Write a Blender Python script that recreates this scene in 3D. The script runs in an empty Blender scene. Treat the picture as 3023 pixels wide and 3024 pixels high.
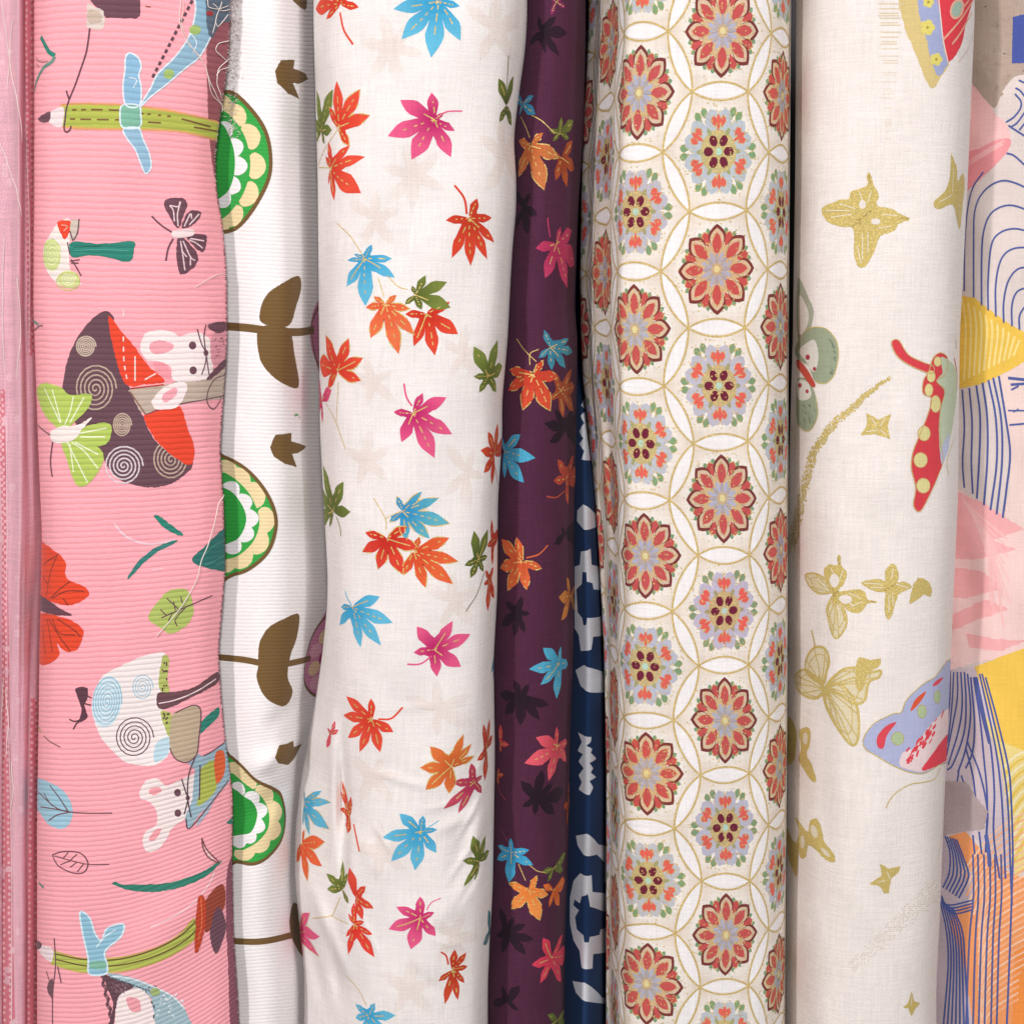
import bpy, math, random
import numpy as np
from mathutils import Vector
from mathutils.geometry import tessellate_polygon

SC = bpy.context.scene
# ------------------------------------------------------------------ camera
D, PHI, S0 = 0.55, math.radians(7.0), 0.39 / 3023
F = D / S0                                   # focal length in photo pixels
CP, SP = math.cos(PHI), math.sin(PHI)
CAM = np.array([0.0, -D * CP, D * SP])
cam_d = bpy.data.cameras.new('camera')
cam_d.sensor_fit = 'HORIZONTAL'
cam_d.angle = 2 * math.atan(1511.5 / F)
cam_d.clip_start, cam_d.clip_end = 0.01, 20
cam = bpy.data.objects.new('camera', cam_d)
SC.collection.objects.link(cam)
cam.location = CAM
cam.rotation_euler = (math.pi / 2 - PHI, 0, 0)
SC.camera = cam
# ------------------------------------------------------------------ world and shop lights
W = bpy.data.worlds.new('World'); SC.world = W; W.use_nodes = True
bg = W.node_tree.nodes['Background']
bg.inputs[0].default_value = (1.0, 0.945, 0.93, 1); bg.inputs[1].default_value = 0.19
def lamp(name, loc, target, sx, sy, power, col):
    d = bpy.data.lights.new(name, 'AREA'); d.shape = 'RECTANGLE'; d.size = sx; d.size_y = sy
    d.energy = power; d.color = col
    o = bpy.data.objects.new(name, d); SC.collection.objects.link(o)
    o.location = loc
    o.rotation_euler = (Vector(target) - Vector(loc)).to_track_quat('-Z', 'Y').to_euler()
    return o
lamp('shop_light', (-1.15, -1.4, 0.95), (0, 0, 0), 0.09, 0.4, 21, (1.0, 0.945, 0.93))
lamp('shop_light', (1.0, -1.5, 1.1), (0, 0, 0), 0.08, 0.5, 11.5, (0.97, 0.975, 1.0))
lamp('shop_light', (0.15, -1.9, 0.9), (0, 0, 0), 0.22, 0.4, 24.5, (1.0, 0.955, 0.94))
SC.view_settings.view_transform = 'Standard'
SC.view_settings.look = 'None'
SC.view_settings.exposure = 0.0
SC.view_settings.gamma = 1.0

# ------------------------------------------------------------------ helpers
def proj(P):
    d = P - CAM
    dc = d[..., 1] * CP - d[..., 2] * SP
    up = d[..., 1] * SP + d[..., 2] * CP
    return 1511.5 + F * d[..., 0] / dc, 1512 - F * up / dc
def dcam(y, z):
    return (y - CAM[1]) * CP - (z - CAM[2]) * SP
def lin(c):
    return c / 12.92 if c <= 0.04045 else ((c + 0.055) / 1.055) ** 2.4
WHITE = 0.80 / lin(0.945)
def C(h):
    """albedo from a colour seen fully lit"""
    return tuple(min(0.9, lin(int(h[i:i + 2], 16) / 255) * WHITE) for i in (0, 2, 4))
def cr(pts, closed=False, n=6):
    """Catmull-Rom through points"""
    P = [np.array(p, float) for p in pts]
    m = len(P)
    if m < 3: return [tuple(p) for p in P]
    out = []
    rng = range(m if closed else m - 1)
    for i in rng:
        p0 = P[(i - 1) % m] if closed or i > 0 else 2 * P[0] - P[1]
        p1 = P[i]; p2 = P[(i + 1) % m]
        p3 = P[(i + 2) % m] if closed or i + 2 < m else 2 * P[-1] - P[-2]
        for k in range(n):
            t = k / n
            out.append(tuple(0.5 * (2 * p1 + (p2 - p0) * t + (2 * p0 - 5 * p1 + 4 * p2 - p3) * t * t
                                    + (3 * p1 - p0 - 3 * p2 + p3) * t ** 3)))
    if not closed: out.append(tuple(P[-1]))
    return out
TO = {'a': (0, 0), 'b': (1000, 0), 'c': (2023, 0), 'd': (0, 1000), 'e': (1000, 1000), 'f': (2023, 1000),
      'g': (0, 2000), 'h': (1000, 2000), 'i': (2023, 2000)}
def pp(s):
    """'a 12,30 40,50' -> photo coordinates traced from enlarged tile a"""
    k, *r = s.split()
    ox, oy = TO[k]
    return [(ox + float(a) / 1.931, oy + float(b) / 1.931) for a, b in (q.split(',') for q in r)]
def interp_curve(pts):
    xs = np.array([p[0] for p in pts], float); ys = np.array([p[1] for p in pts], float)
    g = np.arange(-600, 3700, 10.0)
    v = np.interp(g, xs, ys)
    k = np.exp(-np.linspace(-2, 2, 17) ** 2); k /= k.sum()
    vp = np.pad(v, 8, mode='edge')
    v = np.convolve(vp, k, 'valid')
    return lambda q: np.interp(q, g, v)

def link_mesh(name, verts, faces, mat, parent=None, smooth=True):
    me = bpy.data.meshes.new(name)
    me.from_pydata(verts, [], faces)
    if smooth: me.polygons.foreach_set('use_smooth', [True] * len(me.polygons))
    me.materials.append(mat)
    o = bpy.data.objects.new(name, me); SC.collection.objects.link(o)
    if parent: o.parent = parent
    return o

class Cloth:
    def __init__(s, name, L, R, keys, wr=(), du=8.0, dv=10.0, V0=-330, V1=3400, noise=0.0, seed=1, span=None):
        s.name = name; s.du, s.dv, s.V0 = du, dv, V0
        s.rnd = random.Random(seed)
        Lf, Rf = interp_curve(L), interp_curve(R)
        nV = int((V1 - V0) / dv) + 1
        V = V0 + dv * np.arange(nV)
        z = -(V - 1512) * S0
        zero = np.stack([np.zeros(nV), np.zeros(nV), z], -1)
        _, py0 = proj(zero)
        dense = []
        for kv, pts in keys:
            c = np.array(cr(pts, False, 24)); dense.append((kv, c))
        def prof(v):
            ks = [k for k, _ in dense]
            if v <= ks[0]: return dense[0][1]
            if v >= ks[-1]: return dense[-1][1]
            for (k0, a), (k1, b) in zip(dense, dense[1:]):
                if k0 <= v <= k1:
                    w = (v - k0) / (k1 - k0); w = w * w * (3 - 2 * w)
                    return a * (1 - w) + b * w
        def row(v, zz, p0, q=None):
            c = prof(v)
            if q is not None:
                i = np.arange(len(c)); c = np.stack([np.interp(q, i, c[:, 0]), np.interp(q, i, c[:, 1])], -1)
            X = Lf(p0) + c[:, 0] * (Rf(p0) - Lf(p0))
            y = c[:, 1] / 1000
            for w in wr:
                x1, y1, x2, y2, wd, amp = w
                dx, dy = x2 - x1, y2 - y1; l2 = dx * dx + dy * dy
                tt = ((X - x1) * dx + (p0 - y1) * dy) / l2
                tc = np.clip(tt, 0, 1)
                dist = np.hypot(X - (x1 + tc * dx), p0 - (y1 + tc * dy))
                end = np.clip(1.15 - abs(tt - .5) * 2.3, 0, 1); end = end * end * (3 - 2 * end)
                y = y - amp / 1000 * np.exp(-(dist / wd) ** 2) * end
            if noise:
                y = y + noise / 1000 * (np.sin(X / 61 + p0 / 190 + seed) * np.sin(p0 / 143 + X / 260 + 2 * seed)
                                        + .5 * np.sin(X / 37 - p0 / 97 + 3 * seed) * np.sin(p0 / 71 + seed))
            x = (X - 1511.5) / F * dcam(y, zz)
            return np.stack([x, y, np.full_like(x, zz)], -1)
        mid = nV // 2
        r0 = row(V[mid], z[mid], py0[mid])
        arc = np.concatenate([[0], np.cumsum(np.linalg.norm(np.diff(r0, axis=0), axis=1))]) / S0
        s.T = arc[-1]; nT = int(s.T / du) + 1
        q = np.interp(du * np.arange(nT), arc, np.arange(len(arc)))
        s.P = np.stack([row(V[i], z[i], py0[i], q) for i in range(nV)])
        s.nV, s.nT, s.V = nV, nT, V
        gt = np.gradient(s.P, axis=1); gv = np.gradient(s.P, axis=0)
        N = np.cross(gt, -gv); N /= np.linalg.norm(N, axis=-1, keepdims=True) + 1e-12
        N[N[..., 1] > 0.9999] *= 1
        s.N = -N if N[mid, nT // 2, 1] > 0 else N
        s.PX, s.PY = proj(s.P)
        # visible monotonic window
        c = nT // 2
        dm = s.PX[mid]
        j = c
        while j > 0 and dm[j - 1] < dm[j]: j -= 1
        s.j0 = j; j = c
        while j < nT - 1 and dm[j + 1] > dm[j]: j += 1
        s.j1 = j
        s.warp = None
        s.items = []          # (pts, colour, layer, gold)
        s.cnt = 0
    # photo point -> cloth coordinates
    def inv(s, px, py):
        v = py
        for _ in range(6):
            fi = min(max((v - s.V0) / s.dv, 0), s.nV - 1.001); i = int(fi); w = fi - i
            rx = s.PX[i, s.j0:s.j1 + 1] * (1 - w) + s.PX[i + 1, s.j0:s.j1 + 1] * w
            k = int(np.searchsorted(rx, px)); k = min(max(k, 1), len(rx) - 1)
            fr = (px - rx[k - 1]) / max(1e-6, rx[k] - rx[k - 1])
            fr = min(max(fr, -1), 2) 
            fj = min(max(s.j0 + k - 1 + fr, 0), s.nT - 1.001)
            j = int(fj); u = fj - j
            y = ((s.PY[i, j] * (1 - u) + s.PY[i, j + 1] * u) * (1 - w) + (s.PY[i + 1, j] * (1 - u) + s.PY[i + 1, j + 1] * u) * w)
            v += (py - y) * 1.0
        return fj * s.du, v
    def m(s, pts): return [s.inv(*p) for p in pts]
    def at(s, t, v, off=0.0):
        t = np.asarray(t, float); v = np.asarray(v, float)
        fj = np.clip(t / s.du, 0, s.nT - 1.001); fi = np.clip((v - s.V0) / s.dv, 0, s.nV - 1.001)
        j = fj.astype(int); i = fi.astype(int); a = (fj - j)[..., None]; b = (fi - i)[..., None]
        def bl(A): return (A[i, j] * (1 - a) + A[i, j + 1] * a) * (1 - b) + (A[i + 1, j] * (1 - a) + A[i + 1, j + 1] * a) * b
        return bl(s.P) + bl(s.N) * (np.asarray(off, float) * S0)[..., None]
    def wp(s, p, off=1.0):
        """photo point lying on this cloth -> world point"""
        t, v = s.inv(*p); return tuple(s.at(t, v, off))
    # painting in cloth coordinates
    def poly(s, pts, col, layer=1, gold=0.0, rough=0.0, grad=None):
        if len(pts) < 3: return
        if rough:
            out = []
            m = len(pts)
            for i in range(m):
                a, b = pts[i], pts[(i + 1) % m]
                l = math.hypot(b[0] - a[0], b[1] - a[1]); k = max(1, int(l / 6))
                for q in range(k):
                    out.append((a[0] + (b[0] - a[0]) * q / k + s.rnd.uniform(-rough, rough),
                                a[1] + (b[1] - a[1]) * q / k + s.rnd.uniform(-rough, rough)))
            pts = out
        s.cnt += 1
        off = layer * 0.22 + (s.cnt % 50) * 0.004
        tris = tessellate_polygon([[Vector((x, y, 0)) for x, y in pts]])
        for tr in tris:
            s.items.append(([pts[k] for k in tr], col, off, gold, grad))
    def convex(s, pts, col, layer=1, gold=0.0, grad=None):
        s.cnt += 1
        s.items.append((pts, col, layer * 0.22 + (s.cnt % 50) * 0.004, gold, grad))
    def stroke_tv(s, pts, w, col, layer=2, gold=0.0, dash=None, taper=False, w0=None):
        P = [np.array(p, float) for p in pts]; n = len(P)
        if n < 2: return
        s.cnt += 1
        off = layer * 0.22 + (s.cnt % 50) * 0.004
        nr = []
        for i in range(n):
            d = P[min(i + 1, n - 1)] - P[max(i - 1, 0)]; l = np.hypot(*d) or 1
            nr.append(np.array([-d[1], d[0]]) / l)
        acc = 0.0
        for i in range(n - 1):
            l = float(np.hypot(*(P[i + 1] - P[i])))
            f0 = f1 = 1.0
            if taper: f0 = max(.25, 1 - i / (n - 1)); f1 = max(.25, 1 - (i + 1) / (n - 1))
            acc += l
            if dash and int(acc / dash) % 2: continue
            a, b = w / 2 * f0, w / 2 * f1
            s.items.append(([tuple(P[i] + nr[i] * a), tuple(P[i + 1] + nr[i + 1] * b), tuple(P[i + 1] - nr[i + 1] * b), tuple(P[i] - nr[i] * a)], col, off, gold, None))
    # painting from photo tracings
    def fill(s, st, col, layer=1, smooth=True, gold=0.0, rough=0.0, n=5, grad=None):
        pts = pp(st) if isinstance(st, str) else st
        if smooth: pts = cr(pts, True, n)
        s.poly(s.m(pts), C(col) if isinstance(col, str) else col, layer, gold, rough, grad)
    def line(s, st, w, col, layer=2, smooth=True, gold=0.0, dash=None, taper=False, n=5, closed=False):
        pts = pp(st) if isinstance(st, str) else list(st)
        if closed: pts = pts + [pts[0]]
        if smooth: pts = cr(pts, False, n)
        s.stroke_tv(s.m(pts), w, C(col) if isinstance(col, str) else col, layer, gold, dash, taper)
    def ell(s, st, rx, ry, col, layer=1, rot=0, gold=0.0, n=20, rough=0.0):
        (cx, cy), = pp(st) if isinstance(st, str) else [st]
        pts = []
        for i in range(n):
            a = 2 * math.pi * i / n; x, y = rx * math.cos(a), ry * math.sin(a)
            pts.append((cx + x * math.cos(rot) - y * math.sin(rot), cy + x * math.sin(rot) + y * math.cos(rot)))
        s.poly(s.m(pts), C(col) if isinstance(col, str) else col, layer, gold, rough)
    def ring(s, st, rx, ry, w, col, layer=2, rot=0, n=24, dash=None, wob=0.0):
        (cx, cy), = pp(st) if isinstance(st, str) else [st]
        pts = []
        for i in range(n + 1):
            a = 2 * math.pi * i / n; k = 1 + wob * math.sin(3 * a + rx)
            x, y = rx * k * math.cos(a), ry * k * math.sin(a)
            pts.append((cx + x * math.cos(rot) - y * math.sin(rot), cy + x * math.sin(rot) + y * math.cos(rot)))
        s.line(pts, w, col, layer, smooth=False, dash=dash)
    def spiral(s, st, r, turns, w, col, layer=3, ry=None, rot=0, dash=None):
        """rings growing from a centre, like the drawn swirls"""
        (cx, cy), = pp(st) if isinstance(st, str) else [st]
        ry = ry or r; n = int(turns * 18); pts = []
        for i in range(n + 1):
            a = 2 * math.pi * i / 18; k = (i + 3) / (n + 3)
            x, y = r * k * math.cos(a), ry * k * math.sin(a)
            pts.append((cx + x * math.cos(rot) - y * math.sin(rot), cy + x * math.sin(rot) + y * math.cos(rot)))
        s.line(pts, w, col, layer, smooth=False, dash=dash)
    def clip(s, pts):
        out = []
        def split(poly, ax, step, o):
            lo = min(p[ax] for p in poly); hi = max(p[ax] for p in poly)
            k0 = math.floor((lo - o) / step + 1e-6); k1 = math.ceil((hi - o) / step - 1e-6)
            res = []
            cur = poly
            for k in range(k0 + 1, k1):
                c = o + k * step; A = []; B = []
                m = len(cur)
                for i in range(m):
                    p, q = cur[i], cur[(i + 1) % m]
                    pi, qi = p[ax] <= c, q[ax] <= c
                    if pi: A.append(p)
                    else: B.append(p)
                    if pi != qi:
                        w = (c - p[ax]) / (q[ax] - p[ax])
                        x = (p[0] + (q[0] - p[0]) * w, p[1] + (q[1] - p[1]) * w)
                        A.append(x); B.append(x)
                if len(A) >= 3: res.append(A)
                cur = B
                if len(cur) < 3: break
            if len(cur) >= 3: res.append(cur)
            return res
        for a in split(pts, 0, s.du, 0.0):
            out += split(a, 1, s.dv, s.V0)
        return out
    def build(s, mat, base, name=None, parent=None, phase=None, thick=True):
        tt = s.du * np.arange(s.nT); TT, VV = np.meshgrid(tt, s.V)
        bcol = base(TT, VV, s) if callable(base) else np.broadcast_to(np.array(base), TT.shape + (3,))
        verts = [s.P.reshape(-1, 3)]; norms = [s.N.reshape(-1, 3)]
        cols = [np.concatenate([bcol.reshape(-1, 3), np.zeros((TT.size, 1))], 1)]
        tv = [np.stack([TT.ravel(), VV.ravel()], -1)]
        idx = np.arange(TT.size).reshape(TT.shape)
        q = np.stack([idx[:-1, :-1], idx[1:, :-1], idx[1:, 1:], idx[:-1, 1:]], -1).reshape(-1, 4)
        loops = [q.ravel()]; counts = [np.full(len(q), 4)]
        vt, vo, vc = [], [], []; fl, fc = [], []
        base_n = TT.size; n = 0
        tmax = (s.nT - 1) * s.du; vmin, vmax = s.V[0], s.V[-1]
        for pts, col, off, gold, grad in s.items:
            if min(p[0] for p in pts) < 0 or max(p[0] for p in pts) > tmax: 
                pts = [(min(max(p[0], 0), tmax), p[1]) for p in pts]
            if max(p[1] for p in pts) < vmin or min(p[1] for p in pts) > vmax: continue
            if s.warp: pts = [s.warp(*q_) for q_ in pts]
            # consistent winding
            ar = sum(pts[i][0] * pts[(i + 1) % len(pts)][1] - pts[(i + 1) % len(pts)][0] * pts[i][1] for i in range(len(pts)))
            if abs(ar) < 1e-4: continue
            if ar > 0: pts = pts[::-1]
            for pc in s.clip(pts):
                for p in pc:
                    vt.append(p); vo.append(off)
                    c = grad(p[0], p[1]) if grad else col
                    vc.append((c[0], c[1], c[2], gold))
                fl.extend(range(base_n + n, base_n + n + len(pc))); fc.append(len(pc)); n += len(pc)
        if n:
            vt = np.array(vt); vo = np.array(vo)
            verts.append(s.at(vt[:, 0], vt[:, 1], vo)); cols.append(np.array(vc)); tv.append(vt)
            sv = s.P; s.P = s.N; nn = s.at(vt[:, 0], vt[:, 1], 0 * vo); s.P = sv
            norms.append(nn / np.linalg.norm(nn, axis=1, keepdims=True))
            loops.append(np.array(fl)); counts.append(np.array(fc))
        verts = np.concatenate(verts); norms = np.concatenate(norms); cols = np.concatenate(cols); tv = np.concatenate(tv)
        loops = np.concatenate(loops).astype(np.int32); counts = np.concatenate(counts).astype(np.int32)
        nm = name or s.name
        me = bpy.data.meshes.new(nm)
        me.vertices.add(len(verts)); me.vertices.foreach_set('co', verts.astype(np.float32).ravel())
        me.loops.add(len(loops)); me.loops.foreach_set('vertex_index', loops)
        me.polygons.add(len(counts))
        starts = np.concatenate([[0], np.cumsum(counts)[:-1]]).astype(np.int32)
        me.polygons.foreach_set('loop_start', starts)
        me.update(calc_edges=True)
        me.polygons.foreach_set('use_smooth', np.ones(len(counts), bool))
        a = me.color_attributes.new('print', 'FLOAT_COLOR', 'POINT'); a.data.foreach_set('color', cols.astype(np.float32).ravel())
        uv = me.uv_layers.new(name='weave'); uv.data.foreach_set('uv', (tv[loops] / 100).astype(np.float32).ravel())
        if phase:
            P2x, P2y = proj(verts)
            ph = phase(P2x, P2y)
            uv2 = me.uv_layers.new(name='rib')
            arr = np.stack([tv[loops][:, 0] / 100, ph[loops]], -1)
            uv2.data.foreach_set('uv', arr.astype(np.float32).ravel())
        me.materials.append(mat)
        me.normals_split_custom_set_from_vertices([tuple(x) for x in norms])
        o = bpy.data.objects.new(nm, me); SC.collection.objects.link(o)
        if parent: o.parent = parent
        print(nm, len(verts), 'verts', n, 'print verts')
        return o

# ------------------------------------------------------------------ materials
def fabric(name, thread=3.8, weave=0.25, rib=False, rough=0.85, sheen=0.03, weave_col=0.06, blot=0.03, ribstr=0.6, ribd=0.6, trans=0.0):
    m = bpy.data.materials.new(name); m.use_nodes = True; nt = m.node_tree; N = nt.nodes; Lk = nt.links
    b = N['Principled BSDF']
    b.inputs['Roughness'].default_value = rough
    b.inputs['Sheen Weight'].default_value = sheen
    b.inputs['Sheen Roughness'].default_value = 0.5
    b.inputs['Specular IOR Level'].default_value = 0.25
    at = N.new('ShaderNodeAttribute'); at.attribute_name = 'print'
    uv = N.new('ShaderNodeUVMap'); uv.uv_map = 'weave'
    sep = N.new('ShaderNodeSeparateXYZ'); Lk.new(uv.outputs[0], sep.inputs[0])
    def math_(op, a, b_=None, c=None):
        x = N.new('ShaderNodeMath'); x.operation = op
        for i, v in enumerate((a, b_, c)):
            if v is None: continue
            if isinstance(v, (int, float)): x.inputs[i].default_value = v
            else: Lk.new(v, x.inputs[i])
        return x.outputs[0]
    k = 2 * math.pi * 100 / thread
    nz = N.new('ShaderNodeTexNoise'); nz.inputs['Scale'].default_value = 3.0; nz.inputs['Detail'].default_value = 3
    Lk.new(uv.outputs[0], nz.inputs['Vector'])
    wob = math_('MULTIPLY', nz.outputs[0], 0.12)
    sx = math_('SINE', math_('MULTIPLY', math_('ADD', sep.outputs[0], wob), k))
    sy = math_('SINE', math_('MULTIPLY', math_('ADD', sep.outputs[1], wob), k))
    wv = math_('MULTIPLY', sx, sy)
    # slubs: threads of uneven thickness and tone
    mp = N.new('ShaderNodeMapping'); Lk.new(uv.outputs[0], mp.inputs[0]); mp.inputs['Scale'].default_value = (0.9, 18, 1)
    n1 = N.new('ShaderNodeTexNoise'); n1.inputs['Scale'].default_value = 1.0; n1.inputs['Detail'].default_value = 4; Lk.new(mp.outputs[0], n1.inputs['Vector'])
    mp2 = N.new('ShaderNodeMapping'); Lk.new(uv.outputs[0], mp2.inputs[0]); mp2.inputs['Scale'].default_value = (18, 0.9, 1)
    n2 = N.new('ShaderNodeTexNoise'); n2.inputs['Scale'].default_value = 1.0; n2.inputs['Detail'].default_value = 4; Lk.new(mp2.outputs[0], n2.inputs['Vector'])
    fine = N.new('ShaderNodeTexNoise'); fine.inputs['Scale'].default_value = 28; fine.inputs['Detail'].default_value = 3; Lk.new(uv.outputs[0], fine.inputs['Vector'])
    slub = math_('SUBTRACT', math_('ADD', n1.outputs[0], n2.outputs[0]), 1.0)
    tone = math_('ADD', math_('MULTIPLY', wv, weave_col * 1.3), math_('MULTIPLY', slub, weave_col * 2.6))
    tone = math_('ADD', tone, math_('MULTIPLY', math_('SUBTRACT', fine.outputs[0], .5), weave_col * 4.5))
    big = N.new('ShaderNodeTexNoise'); big.inputs['Scale'].default_value = 0.7; big.inputs['Detail'].default_value = 2; Lk.new(uv.outputs[0], big.inputs['Vector'])
    tone = math_('ADD', tone, math_('MULTIPLY', math_('SUBTRACT', big.outputs[0], .5), blot * 2))
    fac = math_('ADD', tone, 1.0)
    vm = N.new('ShaderNodeVectorMath'); vm.operation = 'SCALE'; Lk.new(at.outputs['Color'], vm.inputs[0]); Lk.new(fac, vm.inputs['Scale'])
    # gold ink: broken metallic glitter over tan, cloth showing through between the flakes
    gn = N.new('ShaderNodeTexNoise'); gn.inputs['Scale'].default_value = 17; gn.inputs['Detail'].default_value = 3; Lk.new(uv.outputs[0], gn.inputs['Vector'])
    gr = N.new('ShaderNodeMapRange'); gr.inputs[1].default_value = .47; gr.inputs[2].default_value = .60; Lk.new(gn.outputs[0], gr.inputs[0])
    gh = N.new('ShaderNodeMapRange'); gh.inputs[1].default_value = .43; gh.inputs[2].default_value = .33; Lk.new(gn.outputs[0], gh.inputs[0])
    gold = math_('MULTIPLY', at.outputs['Alpha'], 1.0)
    mixh = N.new('ShaderNodeMix'); mixh.data_type = 'RGBA'
    Lk.new(math_('MULTIPLY', gold, math_('MULTIPLY', gh.outputs[0], 0.45)), mixh.inputs['Factor'])
    Lk.new(vm.outputs[0], mixh.inputs['A']); mixh.inputs['B'].default_value = (0.70, 0.61, 0.44, 1)
    mixc = N.new('ShaderNodeMix'); mixc.data_type = 'RGBA'; mixc.blend_type = 'MIX'
    Lk.new(math_('MULTIPLY', gold, math_('MULTIPLY', gr.outputs[0], 0.8)), mixc.inputs['Factor'])
    Lk.new(mixh.outputs['Result'], mixc.inputs['A']); mixc.inputs['B'].default_value = (0.92, 0.70, 0.28, 1)
    Lk.new(mixc.outputs['Result'], b.inputs['Base Color'])
    Lk.new(math_('MULTIPLY', gold, math_('MULTIPLY', gr.outputs[0], 0.55)), b.inputs['Metallic'])
    rg = math_('SUBTRACT', rough, math_('MULTIPLY', gold, 0.38)); Lk.new(rg, b.inputs['Roughness'])
    h = math_('ADD', math_('MULTIPLY', wv, 0.5), math_('ADD', math_('MULTIPLY', slub, 0.8), fine.outputs[0]))
    bp = N.new('ShaderNodeBump'); bp.inputs['Strength'].default_value = weave; bp.inputs['Distance'].default_value = 0.00018
    Lk.new(h, bp.inputs['Height'])
    last = bp.outputs[0]
    if rib:
        mpr = N.new('ShaderNodeMapping'); Lk.new(uv.outputs[0], mpr.inputs[0]); mpr.inputs['Scale'].default_value = (5, 34, 1)
        nr = N.new('ShaderNodeTexNoise'); nr.inputs['Scale'].default_value = 1.0; nr.inputs['Detail'].default_value = 5; Lk.new(mpr.outputs[0], nr.inputs['Vector'])
        fac2 = math_('ADD', fac, math_('MULTIPLY', math_('SUBTRACT', nr.outputs[0], .5), .30)); Lk.new(fac2, vm.inputs['Scale'])
        uv2 = N.new('ShaderNodeUVMap'); uv2.uv_map = 'rib'
        sp2 = N.new('ShaderNodeSeparateXYZ'); Lk.new(uv2.outputs[0], sp2.inputs[0])
        rn = N.new('ShaderNodeTexNoise'); rn.inputs['Scale'].default_value = 1.6; rn.inputs['Detail'].default_value = 3; Lk.new(uv.outputs[0], rn.inputs['Vector'])
        ph = math_('ADD', sp2.outputs[1], math_('MULTIPLY', rn.outputs[0], 0.5))
        sn = math_('SINE', math_('MULTIPLY', ph, 2 * math.pi))
        prof = math_('POWER', math_('ADD', math_('MULTIPLY', sn, .5), .5), 0.42)
        nap = N.new('ShaderNodeTexNoise'); nap.inputs['Scale'].default_value = 45; nap.inputs['Detail'].default_value = 2
        mp3 = N.new('ShaderNodeMapping'); mp3.inputs['Scale'].default_value = (1, .5, 1); Lk.new(uv.outputs[0], mp3.inputs[0]); Lk.new(mp3.outputs[0], nap.inputs['Vector'])
        hh = math_('ADD', prof, math_('MULTIPLY', nap.outputs[0], 0.4))
        b2 = N.new('ShaderNodeBump'); b2.inputs['Strength'].default_value = ribstr; b2.inputs['Distance'].default_value = ribd / 1000
        Lk.new(hh, b2.inputs['Height']); Lk.new(last, b2.inputs['Normal']); last = b2.outputs[0]
    Lk.new(last, b.inputs['Normal'])
    return m
def plain(name, col, rough=0.8):
    m = bpy.data.materials.new(name); m.use_nodes = True; N = m.node_tree.nodes; b = N['Principled BSDF']
    nz = N.new('ShaderNodeTexNoise'); nz.inputs['Scale'].default_value = 400
    mx = N.new('ShaderNodeMix'); mx.data_type = 'RGBA'; m.node_tree.links.new(nz.outputs[0], mx.inputs['Factor'])
    mx.inputs['A'].default_value = tuple(c * .85 for c in col) + (1,); mx.inputs['B'].default_value = tuple(min(1, c * 1.1) for c in col) + (1,)
    m.node_tree.links.new(mx.outputs['Result'], b.inputs['Base Color']); b.inputs['Roughness'].default_value = rough
    return m
def thing(name, label, cat, loc=(0, 0, 0), group=None):
    o = bpy.data.objects.new(name, None); SC.collection.objects.link(o); o.empty_display_size = 0.02
    o['label'] = label; o['category'] = cat
    if group: o['group'] = group
    return o
def tubes(name, paths, r, mat, parent, sides=4):
    """loose threads: each path a list of world points"""
    vs, fs = [], []
    for path in paths:
        P = [Vector(p) for p in path]; n = len(P)
        for i in range(n):
            d = (P[min(i + 1, n - 1)] - P[max(i - 1, 0)]).normalized()
            a = d.cross(Vector((0, 1, 0.01))).normalized(); b = d.cross(a)
            rr = r * (1 if i < n - 1 else .3)
            for k in range(sides):
                an = 2 * math.pi * k / sides; vs.append(tuple(P[i] + a * math.cos(an) * rr + b * math.sin(an) * rr))
        o = len(vs) - n * sides
        for i in range(n - 1):
            for k in range(sides):
                fs.append((o + i * sides + k, o + i * sides + (k + 1) % sides, o + (i + 1) * sides + (k + 1) % sides, o + (i + 1) * sides + k))
    return link_mesh(name, vs, fs, mat, parent)
# ------------------------------------------------------------------ the cloths (edges in photo pixels, profiles in mm)
TO.update({'j': (900, 200, 2.1467), 'k': (900, 950, 2.415), 'l': (850, 2250, 2.496), 'm': (80, 450, 2.7586), 'n': (80, 2300, 2.7586),
           'o': (80, 0, 4.8275), 'p': (1700, 1000, 3.862), 'q': (2723, 0, 3.22)})
def pp(s):
    """'a 12,30 40,50' -> photo coordinates traced from enlarged tile a"""
    k, *r = s.split()
    t = TO[k]; sc = t[2] if len(t) > 2 else 1.931
    return [(t[0] + float(a) / sc, t[1] + float(b) / sc) for a, b in (q.split(',') for q in r)]

PINK_L = [(0, 100), (500, 100), (900, 98), (1300, 112), (1600, 125), (2000, 117), (2500, 110), (3000, 110)]
PINK_R = [(0, 682), (100, 680), (200, 672), (340, 650), (450, 637), (550, 641), (650, 660), (800, 672), (1000, 673), (1180, 662),
          (1340, 652), (1500, 663), (1700, 668), (1830, 657), (1950, 647), (2080, 655), (2220, 668), (2380, 690), (2600, 688), (2800, 692), (3000, 705), (3200, 715)]
LEAF_L = [(0, 925), (500, 938), (1000, 942), (1300, 945), (1500, 955), (1750, 968), (1850, 966), (2000, 952), (2200, 925), (2400, 892), (2550, 876), (2700, 872), (2850, 884), (3000, 900)]
LEAF_R = [(0, 1556), (100, 1550), (250, 1530), (380, 1516), (500, 1524), (600, 1524), (700, 1514), (800, 1508), (1000, 1499), (1200, 1482), (1300, 1483),
          (1500, 1470), (1800, 1468), (2000, 1457), (2300, 1461), (2500, 1458), (2700, 1455), (2800, 1450), (3000, 1440)]
PLUM_R = [(0, 1728), (300, 1722), (600, 1705), (900, 1695), (1000, 1704), (1300, 1700), (1600, 1694), (2000, 1692), (2300, 1682), (2600, 1678), (3000, 1665)]
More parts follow.
